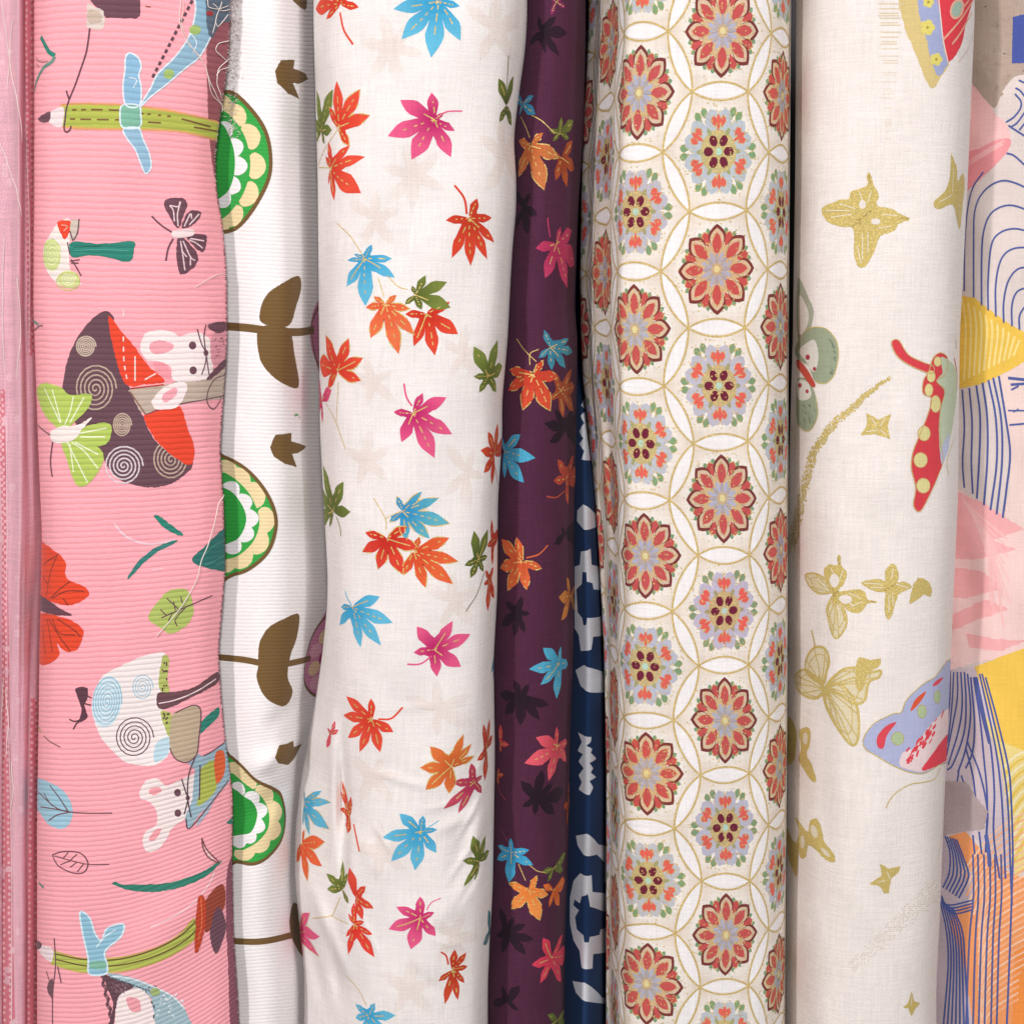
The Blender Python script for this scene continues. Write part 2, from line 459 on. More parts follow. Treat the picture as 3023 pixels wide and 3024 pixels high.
FLOR_L = [(0, 1738), (300, 1724), (500, 1717), (800, 1713), (1000, 1716), (1150, 1722), (1300, 1738), (1450, 1752), (1700, 1770), (2000, 1785), (2400, 1792), (3000, 1791)]
FLOR_R = [(0, 2335), (1000, 2328), (2000, 2325), (3000, 2318)]
BFLY_L = [(0, 2352), (500, 2349), (1000, 2342), (1600, 2325), (2200, 2312), (3000, 2300)]
BFLY_R = [(0, 2876), (500, 2856), (1000, 2832), (1500, 2827), (2000, 2805), (2300, 2792), (2600, 2780), (2800, 2773), (3000, 2763)]
def sh(c, d): return [(a, b + d) for a, b in c]

pink = Cloth('corduroy', PINK_L, PINK_R, [(1500, [(.3, 62), (.08, 40), (.012, 24), (0, 16), (.03, 8), (.12, 2.5), (.35, 0), (.65, 1.5), (.86, 6), (.97, 12), (1.0, 15.5)])],
             noise=.5, seed=2, wr=[(420, 2350, 660, 2150, 70, 1.6), (300, 2900, 640, 2620, 80, 1.8), (560, 900, 660, 1500, 60, .8)])
white = Cloth('corduroy', sh(PINK_R, -70), sh(LEAF_L, 75), [(300, [(0, 24), (.2, 20), (.42, 15), (.58, 18), (.7, 30), (.79, 48), (1, 85)]),
             (2600, [(0, 24), (.2, 20), (.40, 17), (.56, 22), (.68, 34), (.76, 50), (1, 85)])],
             noise=.6, seed=5, dv=8, wr=[(690, 2330, 930, 2230, 34, 3.2), (700, 2500, 905, 2330, 40, -3.0), (830, 2050, 840, 2900, 40, 1.6), (850, 0, 850, 1600, 34, 1.2), (760, 2200, 930, 2120, 30, -1.6)])
leaf = Cloth('cotton', LEAF_L, LEAF_R, [
    (1750, [(.12, 75), (.02, 50), (0, 36), (.02, 20), (.12, 6), (.36, 0), (.68, .5), (.88, 6), (.965, 16), (1, 34), (.95, 75)]),
    (2550, [(.06, 75), (.005, 52), (0, 40), (.06, 27), (.2, 14), (.38, 2.5), (.68, .5), (.88, 6), (.965, 16), (1, 34), (.95, 75)])],
    noise=.9, seed=3, wr=[(1004, 2080, 1018, 2760, 16, -5.0), (984, 2020, 990, 2640, 20, 2.4), (905, 2640, 1040, 2960, 24, 4.0), (880, 2760, 960, 3080, 22, -4.4), (960, 2700, 1010, 3060, 16, -2.4), (1034, 2420, 1014, 2950, 22, 2.2),
                          (1030, 2440, 1160, 2640, 30, 1.2), (1380, 2420, 1330, 2700, 34, -1.6), (1440, 2390, 1370, 2560, 22, 1.8), (1250, 2470, 1440, 2400, 20, .9), (1180, 2780, 1440, 2600, 40, .8),
                          (960, 2050, 900, 2420, 22, -1.8), (975, 1840, 925, 2300, 16, 1.5), (1060, 2280, 1300, 2330, 12, .7), (1445, 2330, 1330, 2520, 8, .9), (1450, 2440, 1300, 2640, 9, 1.0), (1440, 2560, 1340, 2700, 8, -.8), (1450, 2180, 1400, 2330, 9, .8), (1090, 2420, 1170, 2540, 8, .7), (1200, 2400, 1420, 2360, 8, .6), (1050, 2680, 1130, 2860, 9, .8), (1240, 2760, 1400, 2820, 9, .6), (1100, 2100, 1330, 2080, 9, .4), (1180, 2840, 1330, 2960, 22, -.7)])
plum = Cloth('cotton', sh(LEAF_R, -55), PLUM_R, [(1500, [(0, 72), (.1, 50), (.24, 33), (.46, 24), (.7, 25), (.88, 33), (.985, 48), (1, 64), (.93, 95)])],
             noise=.6, seed=7, wr=[(1650, 100, 1560, 900, 30, 1.2), (1600, 0, 1590, 1400, 40, .8), (1560, 2300, 1650, 2900, 40, 1.)])
navy = Cloth('cotton', sh(PLUM_R, -40), sh(FLOR_L, 50), [(900, [(0, 100), (.2, 92), (.42, 84), (.55, 82), (.7, 86), (.88, 94), (1, 104)]),
    (1600, [(0, 76), (.2, 60), (.38, 51), (.5, 49), (.66, 58), (.82, 76), (1, 98)])], noise=.4, seed=9, du=6)
floral = Cloth('cotton', FLOR_L, FLOR_R, [
    (1000, [(.10, 120), (0, 66), (.045, 48), (.115, 29), (.172, 11), (.235, 3.5), (.5, 0), (.76, 1), (.9, 6), (.965, 15), (1, 32), (.97, 75)]),
    (2300, [(.08, 120), (0, 54), (.02, 41), (.045, 25), (.09, 11), (.19, 3), (.5, 0), (.76, 1), (.9, 6), (.965, 15), (1, 32), (.97, 75)])],
    noise=.6, seed=4, wr=[(1752, 900, 1800, 1700, 10, 3.0), (1790, 1050, 1822, 1900, 9, -3.0), (1740, 1000, 1775, 1500, 8, -2.4), (1838, 600, 1830, 2000, 8, 1.0)])
bfly = Cloth('cotton', BFLY_L, BFLY_R, [(700, [(.1, 75), (0, 42), (.025, 26), (.1, 10), (.28, 2), (.52, 0), (.78, 2), (.92, 8), (.985, 19), (1, 34), (.94, 75)]), (2300, [(.1, 90), (0, 64), (.03, 46), (.11, 22), (.28, 5), (.52, 0), (.78, 2), (.92, 8), (.985, 19), (1, 34), (.94, 75)])],
             noise=.5, seed=6, wr=[(2420, 1700, 2450, 3000, 40, -1.8), (2620, 1900, 2540, 3000, 60, 1.2), (2560, 0, 2600, 900, 50, -.9), (2700, 900, 2660, 2100, 50, .9), (2500, 1500, 2700, 1350, 60, .5)])
waves = Cloth('cotton', sh(BFLY_R, -75), [(0, 3190), (3000, 3190)], [(1500, [(0, 62), (.15, 46), (.34, 35), (.6, 30), (.85, 31), (1, 36)])],
             noise=1.0, seed=8, wr=[(2900, 300, 2880, 1500, 70, 2.0), (2880, 1900, 2990, 2700, 60, 2.5), (2830, 1500, 2900, 2200, 40, -2)])
SHEER_R = sh(PINK_L, 40)
sheer = Cloth('muslin', [(0, -150), (3000, -150)], SHEER_R, [(1000, [(0, 30), (.2, 24), (.38, 14), (.6, 12), (.72, 9), (.77, 18), (.84, 19), (.92, 28), (1, 48)]),
             (2400, [(0, 26), (.2, 20), (.42, 13), (.5, 19), (.6, 12), (.73, 12), (.77, 19), (.86, 22), (1, 50)][:9])], noise=.5, seed=11, du=5, wr=[(50, 0, 62, 900, 7, 1.2), (30, 500, 40, 1400, 6, -1.0), (60, 1300, 50, 2500, 7, 1.4), (20, 1700, 30, 3000, 6, -1.2), (75, 1500, 66, 2300, 5, .9)])
# ------------------------------------------------------------------ maple leaf prints
GOLD = C('d2b560')
def leafprint(cl, spec, col, mid, stem=None, sw=5, outline=False, notch=.40, gold=True, scol=None, layer=2, wf=.20, vein=None):
    pts = pp(spec); c = cl.inv(*pts[0]); tips = [cl.inv(*p) for p in pts[1:]]
    tips.sort(key=lambda p: math.atan2(p[1] - c[1], p[0] - c[0]))
    ang = [math.atan2(p[1] - c[1], p[0] - c[0]) for p in tips]; ln = [math.hypot(p[0] - c[0], p[1] - c[1]) for p in tips]
    n = len(tips); out = []; lobes = []; mx = max(ln)
    colc, midc = C(col), C(mid)
    rv = cl.rnd
    def P(a, r): return (c[0] + math.cos(a) * r, c[1] + math.sin(a) * r)
    def gap(i): return (ang[(i + 1) % n] - ang[i]) % (2 * math.pi)
    for i in range(n):
        gl, gr = gap(i - 1), gap(i)
        nl = (ang[i] - gl / 2, min(ln[i - 1], ln[i]) * notch) if gl < 1.75 else (ang[i] - .55, ln[i] * .16)
        nr_ = (ang[i] + gr / 2, min(ln[(i + 1) % n], ln[i]) * notch) if gr < 1.75 else (ang[i] + .55, ln[i] * .16)
        w = ln[i] * min(wf, .42 * math.tan(min(gl, gr, 1.1) / 2) + .03)
        def lobe(f, side, ww):
            x = ln[i] * f; a = math.atan2(side * ww, x); return P(ang[i] + a, math.hypot(x, ww))
        al, ar = (gl / 2 if gl < 1.75 else .6), (gr / 2 if gr < 1.75 else .6)
        _l = lobe
        def lobe(f, side, ww, _l=_l):
            x = ln[i] * f; lim = (al if side < 0 else ar) * .97
            return P(ang[i] + side * min(math.atan2(ww, x), lim), math.hypot(x, ww))
        start = len(out)
        out.append(P(*nl))
        out += [lobe(.50, -1, w * .92), lobe(.60, -1, w), lobe(.72, -1, w * .84), lobe(.86, -1, w * .46), P(ang[i], ln[i]), lobe(.86, 1, w * .46), lobe(.72, 1, w * .84), lobe(.60, 1, w), lobe(.50, 1, w * .92)]
        lobes.append(out[start:] + [P(*nr_)])
        if gr >= 1.75:
            out.append(P(*nr_)); out.append(P(ang[i] + gr / 2, mx * .05))
    def grad(x, y):
        k = min(1, math.hypot(x - c[0], y - c[1]) / (mx * (.75 if gold or layer > 1 else 1.15))); k = k * k * (3 - 2 * k)
        return tuple(a * (1 - k) + b * k for a, b in zip(midc, colc))
    for lo in lobes:
        lo = [(x + rv.uniform(-.7, .7), y + rv.uniform(-.7, .7)) if 0 < q < len(lo) - 1 else (x, y) for q, (x, y) in enumerate(lo)]
        cl.cnt += 1
        for q in range(len(lo) - 1):
            cl.items.append(([c, lo[q], lo[q + 1]], colc, layer * 0.22 + (cl.cnt % 50) * 0.004, 0.0, grad))
    if stem:
        cl.line(stem, sw, scol or col, layer, n=6)
    if gold:
        for i in range(n):
            e = (c[0] + (tips[i][0] - c[0]) * .74, c[1] + (tips[i][1] - c[1]) * .74)
            m_ = ((c[0] + e[0]) / 2 + rv.uniform(-2, 2), (c[1] + e[1]) / 2 + rv.uniform(-2, 2))
            cl.stroke_tv(cr([c, m_, e], False, 5), 3.2, vein or GOLD, layer + 1, 1.0, dash=3.5)
    if outline:
        cl.stroke_tv(out + [out[0]], 3.2, GOLD, layer + 1, 1.0, dash=5)
def stems(cl, *ss, w=2.6, col=None, layer=3):
    for q in ss: cl.line(q, w, col or GOLD, layer, gold=1.0, n=6)
R_, O_, B_, P_, G_ = ('f0543c', 'dc3a26'), ('f2794c', 'e8603a'), ('66c0e2', '36a4d4'), ('ee5e8e', 'c4246c'), ('7f8e40', '5d6a2a')
# pale tone-on-tone leaves behind the coloured ones
for q in ('b 300,270 160,240 260,120 400,160 440,300 330,430 210,400', 'b 880,170 760,60 900,20 1000,100 960,300 820,300', 'b 940,900 830,800 930,720 1010,800 1000,1000 860,1040',
          'b 430,1000 290,960 390,850 540,900 560,1060 420,1150 310,1120', 'e 700,90 610,20 720,-40 800,60 780,200 650,190', 'e 720,760 640,640 760,660 800,780 730,930 640,860',
          'e 190,250 60,200 160,140 280,200 290,330 170,350', 'e 160,700 60,640 170,560 260,640 250,780 120,800', 'h 560,190 420,130 560,60 700,120 720,250 560,300', 'e 640,1500 520,1420 650,1370 760,1440 740,1600 600,1620',
          'h 640,1480 560,1400 700,1380 760,1480 700,1620 580,1590', 'h 200,560 90,470 240,480 320,560 280,680 130,680', 'b 200,1250 90,1160 210,1120 320,1200 290,1360 150,1370', 'h 250,1000 120,960 230,860 360,930 350,1080 220,1120',
          'h 400,1780 270,1700 420,1640 540,1740 500,1880 340,1880'):
    _k, *_r = q.split(); _n = [tuple(float(u) for u in z_.split(',')) for z_ in _r]; _c = _n[0]
    q = _k + ' ' + ' '.join(f'{_c[0] + (x - _c[0]) * 1.35:.0f},{_c[1] + (y - _c[1]) * 1.35:.0f}' for x, y in _n)
    leafprint(leaf, q, 'f5eeea', 'f0e4de', gold=False, layer=1, wf=.17, notch=.34)
LF = [
 ('b 10,20 115,40 70,-70 -60,-60 -130,50 -70,110', R_, 'b 8,70 30,170 82,252', 6, 0),
 ('b 570,5 310,50 358,222 527,328 695,230 690,35 650,-80 460,-80', B_, None, 0, 0),
 ('j 105,400 76,140 180,135 70,345 76,462 126,482 172,392', G_, None, 0, 0),
 ('j 215,378 203,80 350,135 412,300 282,492 155,245', R_, None, 0, 1),
 ('j 165,635 152,465 290,488 384,562 356,795 187,840 132,560 150,740', R_, None, 0, 0),
 ('b 545,680 530,525 350,570 278,775 415,910 640,895 662,745 600,640', P_, 'b 560,665 620,635 705,632', 4, 0),
 ('b 745,1245 790,1130 872,1242 886,1382 845,1477 752,1517 645,1472 610,1255', ('e2482e', 'c83a22'), 'b 730,1220 715,1130 660,1055', 6, 0),
 ('j 380,1210 425,1120 556,1210 570,1330 385,1510 265,1385 270,1220 310,1178', B_, None, 0, 0),
 ('j 700,1440 765,1315 900,1355 925,1520 740,1535 635,1500 680,1380', G_, None, 0, 0),
 ('j 510,1500 580,1440 668,1530 695,1692 595,1815 415,1715 385,1520 438,1450', O_, None, 0, 1),
 ('j 770,1560 920,1485 972,1687 825,1825 690,1765 635,1560', ('ea4c34', 'd23220'), None, 0, 0),
 ('k 235,350 150,95 315,118 416,258 402,420 165,472 108,290', R_, None, 0, 1),
 ('k 122,560 104,400 192,488 126,727 93,610', ('e8507c', 'c83464'), None, 0, 0),
 ('e 425,425 480,310 615,335 645,545 545,680 358,590 312,418', P_, 'e 418,385 385,330 372,255', 5, 0),
 ('e 850,215 770,45 905,5 932,155 897,302 800,308 770,215', G_, None, 0, 0),
 ('e 885,660 850,530 906,480 930,590 808,635 825,765 872,835', ('d8502e', 'c03a20'), 'e 888,720 898,780 906,832', 4, 0),
 ('b 955,600 910,445 996,430 984,716 915,695', ('6e7a38', '4e5828'), 'b 958,520 962,420 968,315', 4, 0),
 ('k 205,1350 130,1020 276,1140 327,1355 176,1462 136,1415 122,1200', G_, 'k 225,1390 250,1460 258,1530', 4, 0),
 ('e 365,985 475,870 572,908 633,1055 520,1142 385,1152 290,1045 332,900', ('62b8cc', '2f98d0'), None, 0, 1),
 ('e 275,1140 390,1070 455,1195 365,1345 225,1317 135,1217 150,1105', ('e64634', 'cc2c20'), None, 0, 1),
 ('e 430,1215 460,1130 632,1135 682,1270 652,1402 495,1422 370,1347', ('ee6a3c', 'dc4c28'), None, 0, 1),
 ('e 875,1160 870,1030 906,1100 876,1292 845,1180', ('d0442c', 'b83420'), None, 0, 0),
 ('e 795,1260 770,1095 850,1085 846,1240 825,1330 750,1366 717,1292', ('707c34', '50602a'), None, 0, 0),
 ('e 857,1380 826,1400 848,1556 886,1480 882,1300 836,1320', ('d4402a', 'b83020'), None, 0, 0),
 ('e 80,1530 235,1470 310,1622 242,1752 125,1762 5,1632 14,1530', B_, 'e 75,1520 50,1480 38,1440', 4, 0),
 ('e 545,1775 650,1610 750,1685 696,1872 560,1927 425,1790 445,1640', P_, 'e 530,1810 465,1855 390,1857', 5, 0),
 ('e 892,1790 903,1690 905,1780 868,1905 880,1950', ('3e90b4', '2a78a0'), None, 0, 0),
 ('h 190,240 43,108 185,120 312,314 236,428 120,427 52,347 26,215', R_, 'h 225,240 300,235 365,172', 6, 0),
 ('h 640,510 520,395 710,325 757,380 770,450 630,662 493,642 463,515', ('e6783c', 'd0602a'), None, 0, 1),
 ('h 770,600 755,490 818,560 815,660 680,777 596,752 650,600', ('cc4c66', 'b43458'), None, 0, 0),
 ('h 842,410 860,232 876,330 823,268 788,475 832,590', ('cc4a38', 'b83a2c'), None, 0, 0),
 ('h 470,880 345,778 480,790 560,870 557,1002 435,1102 298,1052 248,917', B_, 'h 490,870 530,845 572,818', 3, 0),
 ('h 800,1050 765,905 835,900 857,990 775,1162 712,1194 706,1045', ('77843a', '5a6828'), None, 0, 0),
 ('h 465,1375 465,1250 545,1340 552,1477 410,1552 285,1440 330,1310', P_, 'h 500,1330 530,1285 582,1262', 3, 0),
 ('h 650,1670 660,1553 727,1570 734,1650 716,1745 680,1842 605,1867 568,1735', ('d64c2e', 'c03a20'), 'h 625,1640 612,1590 583,1568', 5, 0),
 ('l 600,1870 498,1790 640,1778 792,1870 720,2000 560,2000 498,1890', B_, None, 0, 0),
 ('l 455,400 400,140 466,255 386,215 384,350 440,527', ('ea5a3c', 'da4226'), 'l 485,460 505,560 528,662', 6, 0),
 ('l 122,300 252,214 317,300 306,497 162,542 112,470 122,212', B_, None, 0, 1),
 ('l 105,600 122,500 272,590 252,772 146,882 64,740', ('f06a3c', 'e8522c'), None, 0, 1),
 ('l 402,940 405,730 442,820 448,1047 290,942 283,824', G_, None, 0, 0),
 ('l 500,1000 455,778 574,915 632,1082 552,1165', ('e8503c', 'dc3c2c'), None, 0, 0),
 ('l 492,1200 486,1040 562,1180 624,1275 637,1442 443,1422 428,1290 445,1118', ('f04a3c', 'e83228'), None, 0, 0),
 ('l 85,1260 162,1114 237,1290 232,1437 66,1447 60,1170', ('f0608c', 'e03c78'), None, 0, 1),
 ('h 862,1450 852,1330 822,1525 880,1610 880,1400', ('4c8494', '34687c'), None, 0, 0),
 ('g 1888,325 1912,250 1930,300 1862,402 1868,290', ('e84a6a', 'd83858'), None, 0, 0),
 ('c -60,-20 -130,40 -20,30 10,-60', R_, None, 0, 0),
]
for spec, (c1, c2), st, sw, ol in LF:
    leafprint(leaf, spec, c1, c2, st, sw or 5, bool(ol))
stems(leaf, 'j 90,630 160,634', 'j 205,395 130,510 92,600 88,640', 'j 205,985 290,1070 375,1200', 'j 465,1330 485,1395 500,1450', 'j 525,1320 590,1385 650,1405',
      'k 240,430 230,600 225,735', 'k 150,580 215,700 290,905', 'e 200,910 265,1025 270,1090', 'e 265,1025 320,1000 340,990', 'l 580,1800 520,1680 430,1580',
      'l 385,1000 340,1110 320,1135 180,1157', 'l 320,1135 390,1172 440,1192', 'j 88,460 86,540 88,630')
leaf.line('e 725,1555 790,1450 830,1330', 3, '7c7448', 3)
# plum cloth: leaf colours slightly muted, its shade put into the ink
DK = ('2c1428', '22101f')
PLF = [
 ('b 1240,10 1208,86 1292,42 1200,-30 1290,-40', ('8a2c5c', '74204c'), None, 0),
 ('b 1150,180 1088,250 1140,90 1240,95 1302,190 1257,317 1180,300', DK, None, 0),
 ('b 1050,590 1112,545 1122,650 1030,655 1012,540', ('3f90b4', '2f7ca4'), None, 0),
 ('b 1260,760 1270,665 1337,685 1312,790 1220,802 1200,740', ('76803a', '5c682c'), None, 0),
 ('b 1270,900 1332,800 1342,965 1300,1067 1235,1027 1208,870', ('b4562e', '9c4224'), None, 0),
 ('b 1095,830 1165,755 1250,900 1172,1082 1027,1005 1027,800', ('cc7a48', 'c06434'), None, 1),
 ('b 1050,1180 1095,1100 1132,1225 1080,1335 1010,1300 1012,1090', DK, None, 0),
 ('b 1240,1390 1265,1290 1327,1310 1342,1507 1302,1642 1175,1587 1123,1415', ('c8406c', 'b03058'), 'b 1205,1350 1195,1290 1190,1240', 0),
 ('e 1205,50 1170,-50 1310,0 1332,75 1292,167 1215,182 1140,110', ('4a98ac', '3884a0'), None, 0),
 ('e 1262,300 1327,170 1342,270 1337,412 1280,452 1195,350 1230,190', ('b85c34', 'a04828'), None, 0),
 ('e 1110,205 1165,123 1247,220 1206,412 1050,407 966,295 975,178', ('d85034', 'c43c28'), None, 1),
 ('e 1290,520 1340,370 1372,440 1362,590 1200,592 1168,480 1230,400', DK, None, 0),
 ('e 945,640 1037,547 1122,680 1057,822 947,795 930,560', ('4ca8cc', '3a94bc'), None, 0),
 ('e 1295,800 1248,688 1337,663 1352,780 1306,948 1223,810', ('c4563e', 'b04434'), 'e 1285,870 1240,905 1185,900', 0),
 ('e 1290,1110 1342,1050 1342,1150 1228,1172 1268,1080', DK, None, 0),
 ('e 1045,1270 1015,1133 1157,1310 1072,1432 963,1437 923,1310 928,1143', ('e06c3c', 'cc5430'), 'e 1070,1250 1140,1230 1192,1178', 1),
 ('e 1320,1470 1300,1360 1347,1420 1347,1540 1268,1607 1253,1475', ('d0843c', 'bc6c30'), None, 0),
 ('e 1020,1560 1045,1468 1092,1570 1062,1680 1000,1702 930,1640 950,1500', DK, None, 0),
 ('e 1255,1850 1163,1765 1265,1755 1305,1860 1242,2055 1150,1975 1083,1885', ('54b0d0', '3c98bc'), None, 0),
 ('h 1040,115 1000,15 1082,40 1197,160 1147,242 1035,277 948,210 918,95', DK, None, 0),
 ('h 1245,390 1240,283 1302,370 1297,480 1195,592 1058,490 1123,343', ('e45c6c', 'd04858'), None, 0),
 ('h 1125,690 1160,528 1222,600 1282,650 1232,782 1120,787 1048,740 1038,588', DK, None, 0),
 ('h 1305,720 1312,590 1327,700 1300,852 1283,740', ('c8502c', 'b04424'), None, 0),
 ('h 920,380 972,385 925,268 925,432', ('cc4a50', 'b83c44'), None, 0),
 ('h 905,560 940,555 915,520 912,620', ('c85038', 'b43c2c'), None, 0),
 ('h 985,1000 980,918 1087,985 1107,1072 970,1172 903,1040 908,960', ('48acd4', '3090c0'), None, 0),
 ('h 1225,1090 1292,1000 1277,1100 1190,1167 1160,1110', ('76843c', '5c6c2c'), None, 0),
 ('h 1222,1215 1287,1160 1257,1302 1200,1312 1165,1185', ('e87838', 'd86028'), None, 0),
 ('h 1085,1215 1130,1133 1192,1240 1147,1387 983,1322 970,1173', ('f0954c', 'e88038'), None, 1),
 ('h 965,1450 918,1310 1000,1368 1065,1408 1112,1495 1067,1582 930,1572 903,1480', DK, None, 0),
 ('h 1210,1600 1275,1468 1292,1580 1267,1737 1148,1747 1098,1640 1163,1488', ('ec4c68', 'd83c58'), None, 0),
 ('h 960,1850 1032,1758 1025,1900 880,1860 930,1760', DK, None, 0),
 ('h 1245,1960 1285,1900 1300,1990 1200,1990 1190,1925', ('76843c', '5c6c2c'), None, 0),
]
for spec, (c1, c2), st, ol in PLF:
    dk = c1 == DK[0]
    leafprint(plum, spec, c1, c2, st, 4, bool(ol), vein=(C('5a3a56') if dk else None), gold=not dk)
    if dk: leafprint(plum, spec, c1, c2, gold=False) if False else None
stems(plum, 'b 1100,655 1160,690 1232,762', 'b 1040,665 1070,730 1090,785', 'e 1015,0 1060,65 1125,130', 'e 1140,60 1092,85 1090,150', 'h 1025,1065 1065,1160', 'h 1085,1070 1130,1105 1178,1115')
plum.line('h 905,620 925,665 950,700', 3, 'a84450', 2); plum.line('h 925,860 945,905 970,940', 2.5, '8c4a5a', 2)
# navy cloth: white ikat shapes
WN = 'dfe5ee'; NB = '1d3a66'
for q in ('e 1400,335 1382,380 1405,410 1378,440 1400,480 1372,530 1395,570 1372,600 1400,640 1385,690 1480,695 1480,400',
          'e 1395,945 1470,1010 1500,1055 1400,1090 1358,1040 1360,980', 'h 1350,-40 1400,-70 1505,-30 1530,85 1440,88 1380,50',
          'h 1365,315 1440,340 1438,365 1412,390 1445,410 1436,432 1468,465 1428,490 1450,520 1436,545 1466,570 1428,592 1450,630 1430,672 1368,640 1386,600 1368,560 1396,520 1368,480 1392,440 1362,420 1386,370',
          'h 1352,905 1415,893 1480,955 1560,972 1560,1165 1513,1172 1515,1060 1470,1012 1395,1012 1362,960',
          'h 1333,1733 1400,1743 1500,1828 1560,1840 1560,1870 1400,1847 1352,1800', 'b 1400,180 1385,230 1405,270 1388,330 1402,400 1385,470 1440,480 1440,170'):
    navy.fill(q, WN, 1, smooth=False, rough=.15)
navy.fill('e 1380,1215 1435,1198 1441,1290 1520,1315 1530,1420 1530,1690 1450,1700 1440,1772 1380,1782 1368,1690 1345,1650 1345,1300 1375,1290', WN, 1, smooth=False, rough=.15)
navy.fill('e 1390,1330 1412,1333 1414,1385 1446,1395 1452,1430 1520,1440 1520,1560 1482,1588 1416,1592 1412,1632 1395,1636 1388,1592 1363,1560 1355,1430 1386,1400', NB, 2, smooth=False, rough=.15)
navy.fill('h 1378,1118 1441,1130 1446,1226 1560,1240 1560,1560 1450,1580 1446,1662 1385,1657 1373,1560 1338,1500 1318,1400 1318,1260 1338,1163', WN, 1, smooth=False, rough=.15)
navy.fill('h 1420,1238 1432,1310 1492,1330 1550,1350 1550,1420 1492,1440 1486,1470 1430,1482 1426,1512 1400,1512 1394,1470 1358,1440 1348,1370 1370,1330 1338,1300 1345,1268 1375,1290 1386,1250', NB, 2, smooth=False, rough=.15)
# ------------------------------------------------------------------ interlocking circles with flower medallions
_yc = [86, 448, 814, 1166, 1510, 1840, 2153, 2450, 2763]
_vc = [floral.inv(2140 if y < 1000 else 2129, y) for y in _yc]
PIT = (_vc[-1][1] - _vc[0][1]) / 8
T00 = sum(t for t, _ in _vc) / 9; VA = _vc[0][1]
KX = 0.80
print('floral pitch', PIT, [round(b[1] - a[1]) for a, b in zip(_vc, _vc[1:])], 't0', T00, 'T', floral.T, 'col-1', floral.inv(1893, 295), 'col-2', floral.inv(1782, 181), 'col+1', floral.inv(2313, 630))
RC = PIT / math.sqrt(3)
RED, DRED, LAV, GRN, MAR, CORAL = C('d05a56'), C('823c36'), C('bcbccf'), C('87a67c'), C('74243a'), C('e86a5c')
GL = C('c9ae68')
def pz(c, a, r0, r1, w, shape='lens', n=7):
    """petal pointing along angle a between radii r0 and r1"""
    L, Rr = [], []
    for i in range(n + 1):
        f = i / n; r = r0 + (r1 - r0) * f
        h = {'lens': math.sin(math.pi * f) ** .8, 'round': math.sqrt(max(0, 1 - (2 * f - 1) ** 2)), 'bud': (math.sin(math.pi * f ** 1.4)) ** .7, 'tip': max(0, math.sin(math.pi * f ** 1.45)) ** .9}[shape] * w
        L.append((r, h)); Rr.append((r, -h))
    pts = L + Rr[-2:0:-1]
    ca, sa = math.cos(a), math.sin(a)
    return [(c[0] + KX * (x * ca - y * sa), c[1] + x * sa + y * ca) for x, y in pts]
def ring_tv(cl, pts, w, col, layer, gold=0, dash=None):
    cl.stroke_tv(pts + [pts[0]], w, col, layer, gold, dash)
def med_a(cl, c, R, rot=0, detail=True):
    cl.poly([(c[0] + KX * R * .62 * math.cos(k * .2618), c[1] + R * .62 * math.sin(k * .2618)) for k in range(24)], C('d9b890'), 1.5, gold=.5)
    for k in range(8):
        a = -math.pi / 2 + k * math.pi / 4 + rot; b = a + math.pi / 8
        for d in (-.13, .13):
            cl.poly(pz(c, b + d, R * .78, R * 1.02, R * .065, 'round', 5), GRN, 1, rough=1.0)
        cl.poly(pz(c, b, R * .58, R * .95, R * .12, 'bud', 6), RED, 2, rough=.7)
        if detail: ring_tv(cl, pz(c, b, R * .58, R * .96, R * .13, 'bud', 6), 2.8, GL, 3, 1, 8)
    for k in range(8):
        a = -math.pi / 2 + k * math.pi / 4 + rot
        o = pz(c, a, R * .30, R * 1.08, R * .235, 'tip', 11); i = pz(c, a, R * .30, R * .985, R * .192, 'tip', 11)
        cl.poly(i, C('e4c6ac'), 3, gold=.35)
        m = len(o)
        for q in range(m):
            if math.hypot((o[q][0] - c[0]) / KX, o[q][1] - c[1]) < R * .50 or math.hypot((o[(q + 1) % m][0] - c[0]) / KX, o[(q + 1) % m][1] - c[1]) < R * .50: continue
            cl.convex([o[q], o[(q + 1) % m], i[(q + 1) % m], i[q]], DRED, 4.5)
        cl.poly(pz(c, a, R * .34, R * .88, R * .128, 'lens', 7), RED, 4, rough=.7)
        if detail: ring_tv(cl, pz(c, a, R * .34, R * .91, R * .14, 'lens', 8), 2.7, GL, 5, 1, 8)
    for k in range(8):
        a = -math.pi / 2 + (k + .5) * math.pi / 4 + rot
        cl.poly(pz(c, a, R * .12, R * .46, R * .055, 'bud', 5), LAV, 5, rough=.6)
        cl.poly(pz(c, a + math.pi / 8, R * .10, R * .40, R * .045, 'lens', 4), C('adacc2'), 6)
    cl.poly(pz(c, 0, -R * .085, R * .085, R * .085, 'round', 8), C('ece0a4'), 7, gold=.5)
    if detail:
        for k in range(8):
            a = k * math.pi / 4; cl.stroke_tv([(c[0] + KX * R * .1 * math.cos(a), c[1] + R * .1 * math.sin(a)), (c[0] + KX * R * .3 * math.cos(a), c[1] + R * .3 * math.sin(a))], 1.8, GL, 7, 1)
def flecks(cl, c, R, n):
    for _ in range(n):
        a = cl.rnd.uniform(0, 6.283); r = R * (1.2 * cl.rnd.random() ** .5); x, y = c[0] + KX * r * math.cos(a), c[1] + r * math.sin(a); q = cl.rnd.uniform(1.0, 2.6)
        cl.convex([(x - q, y - q * .7), (x + q, y - q), (x + q * .8, y + q), (x - q, y + q * .6)], GL, 7.5 if r < R * .9 else 1.5, 1.0)
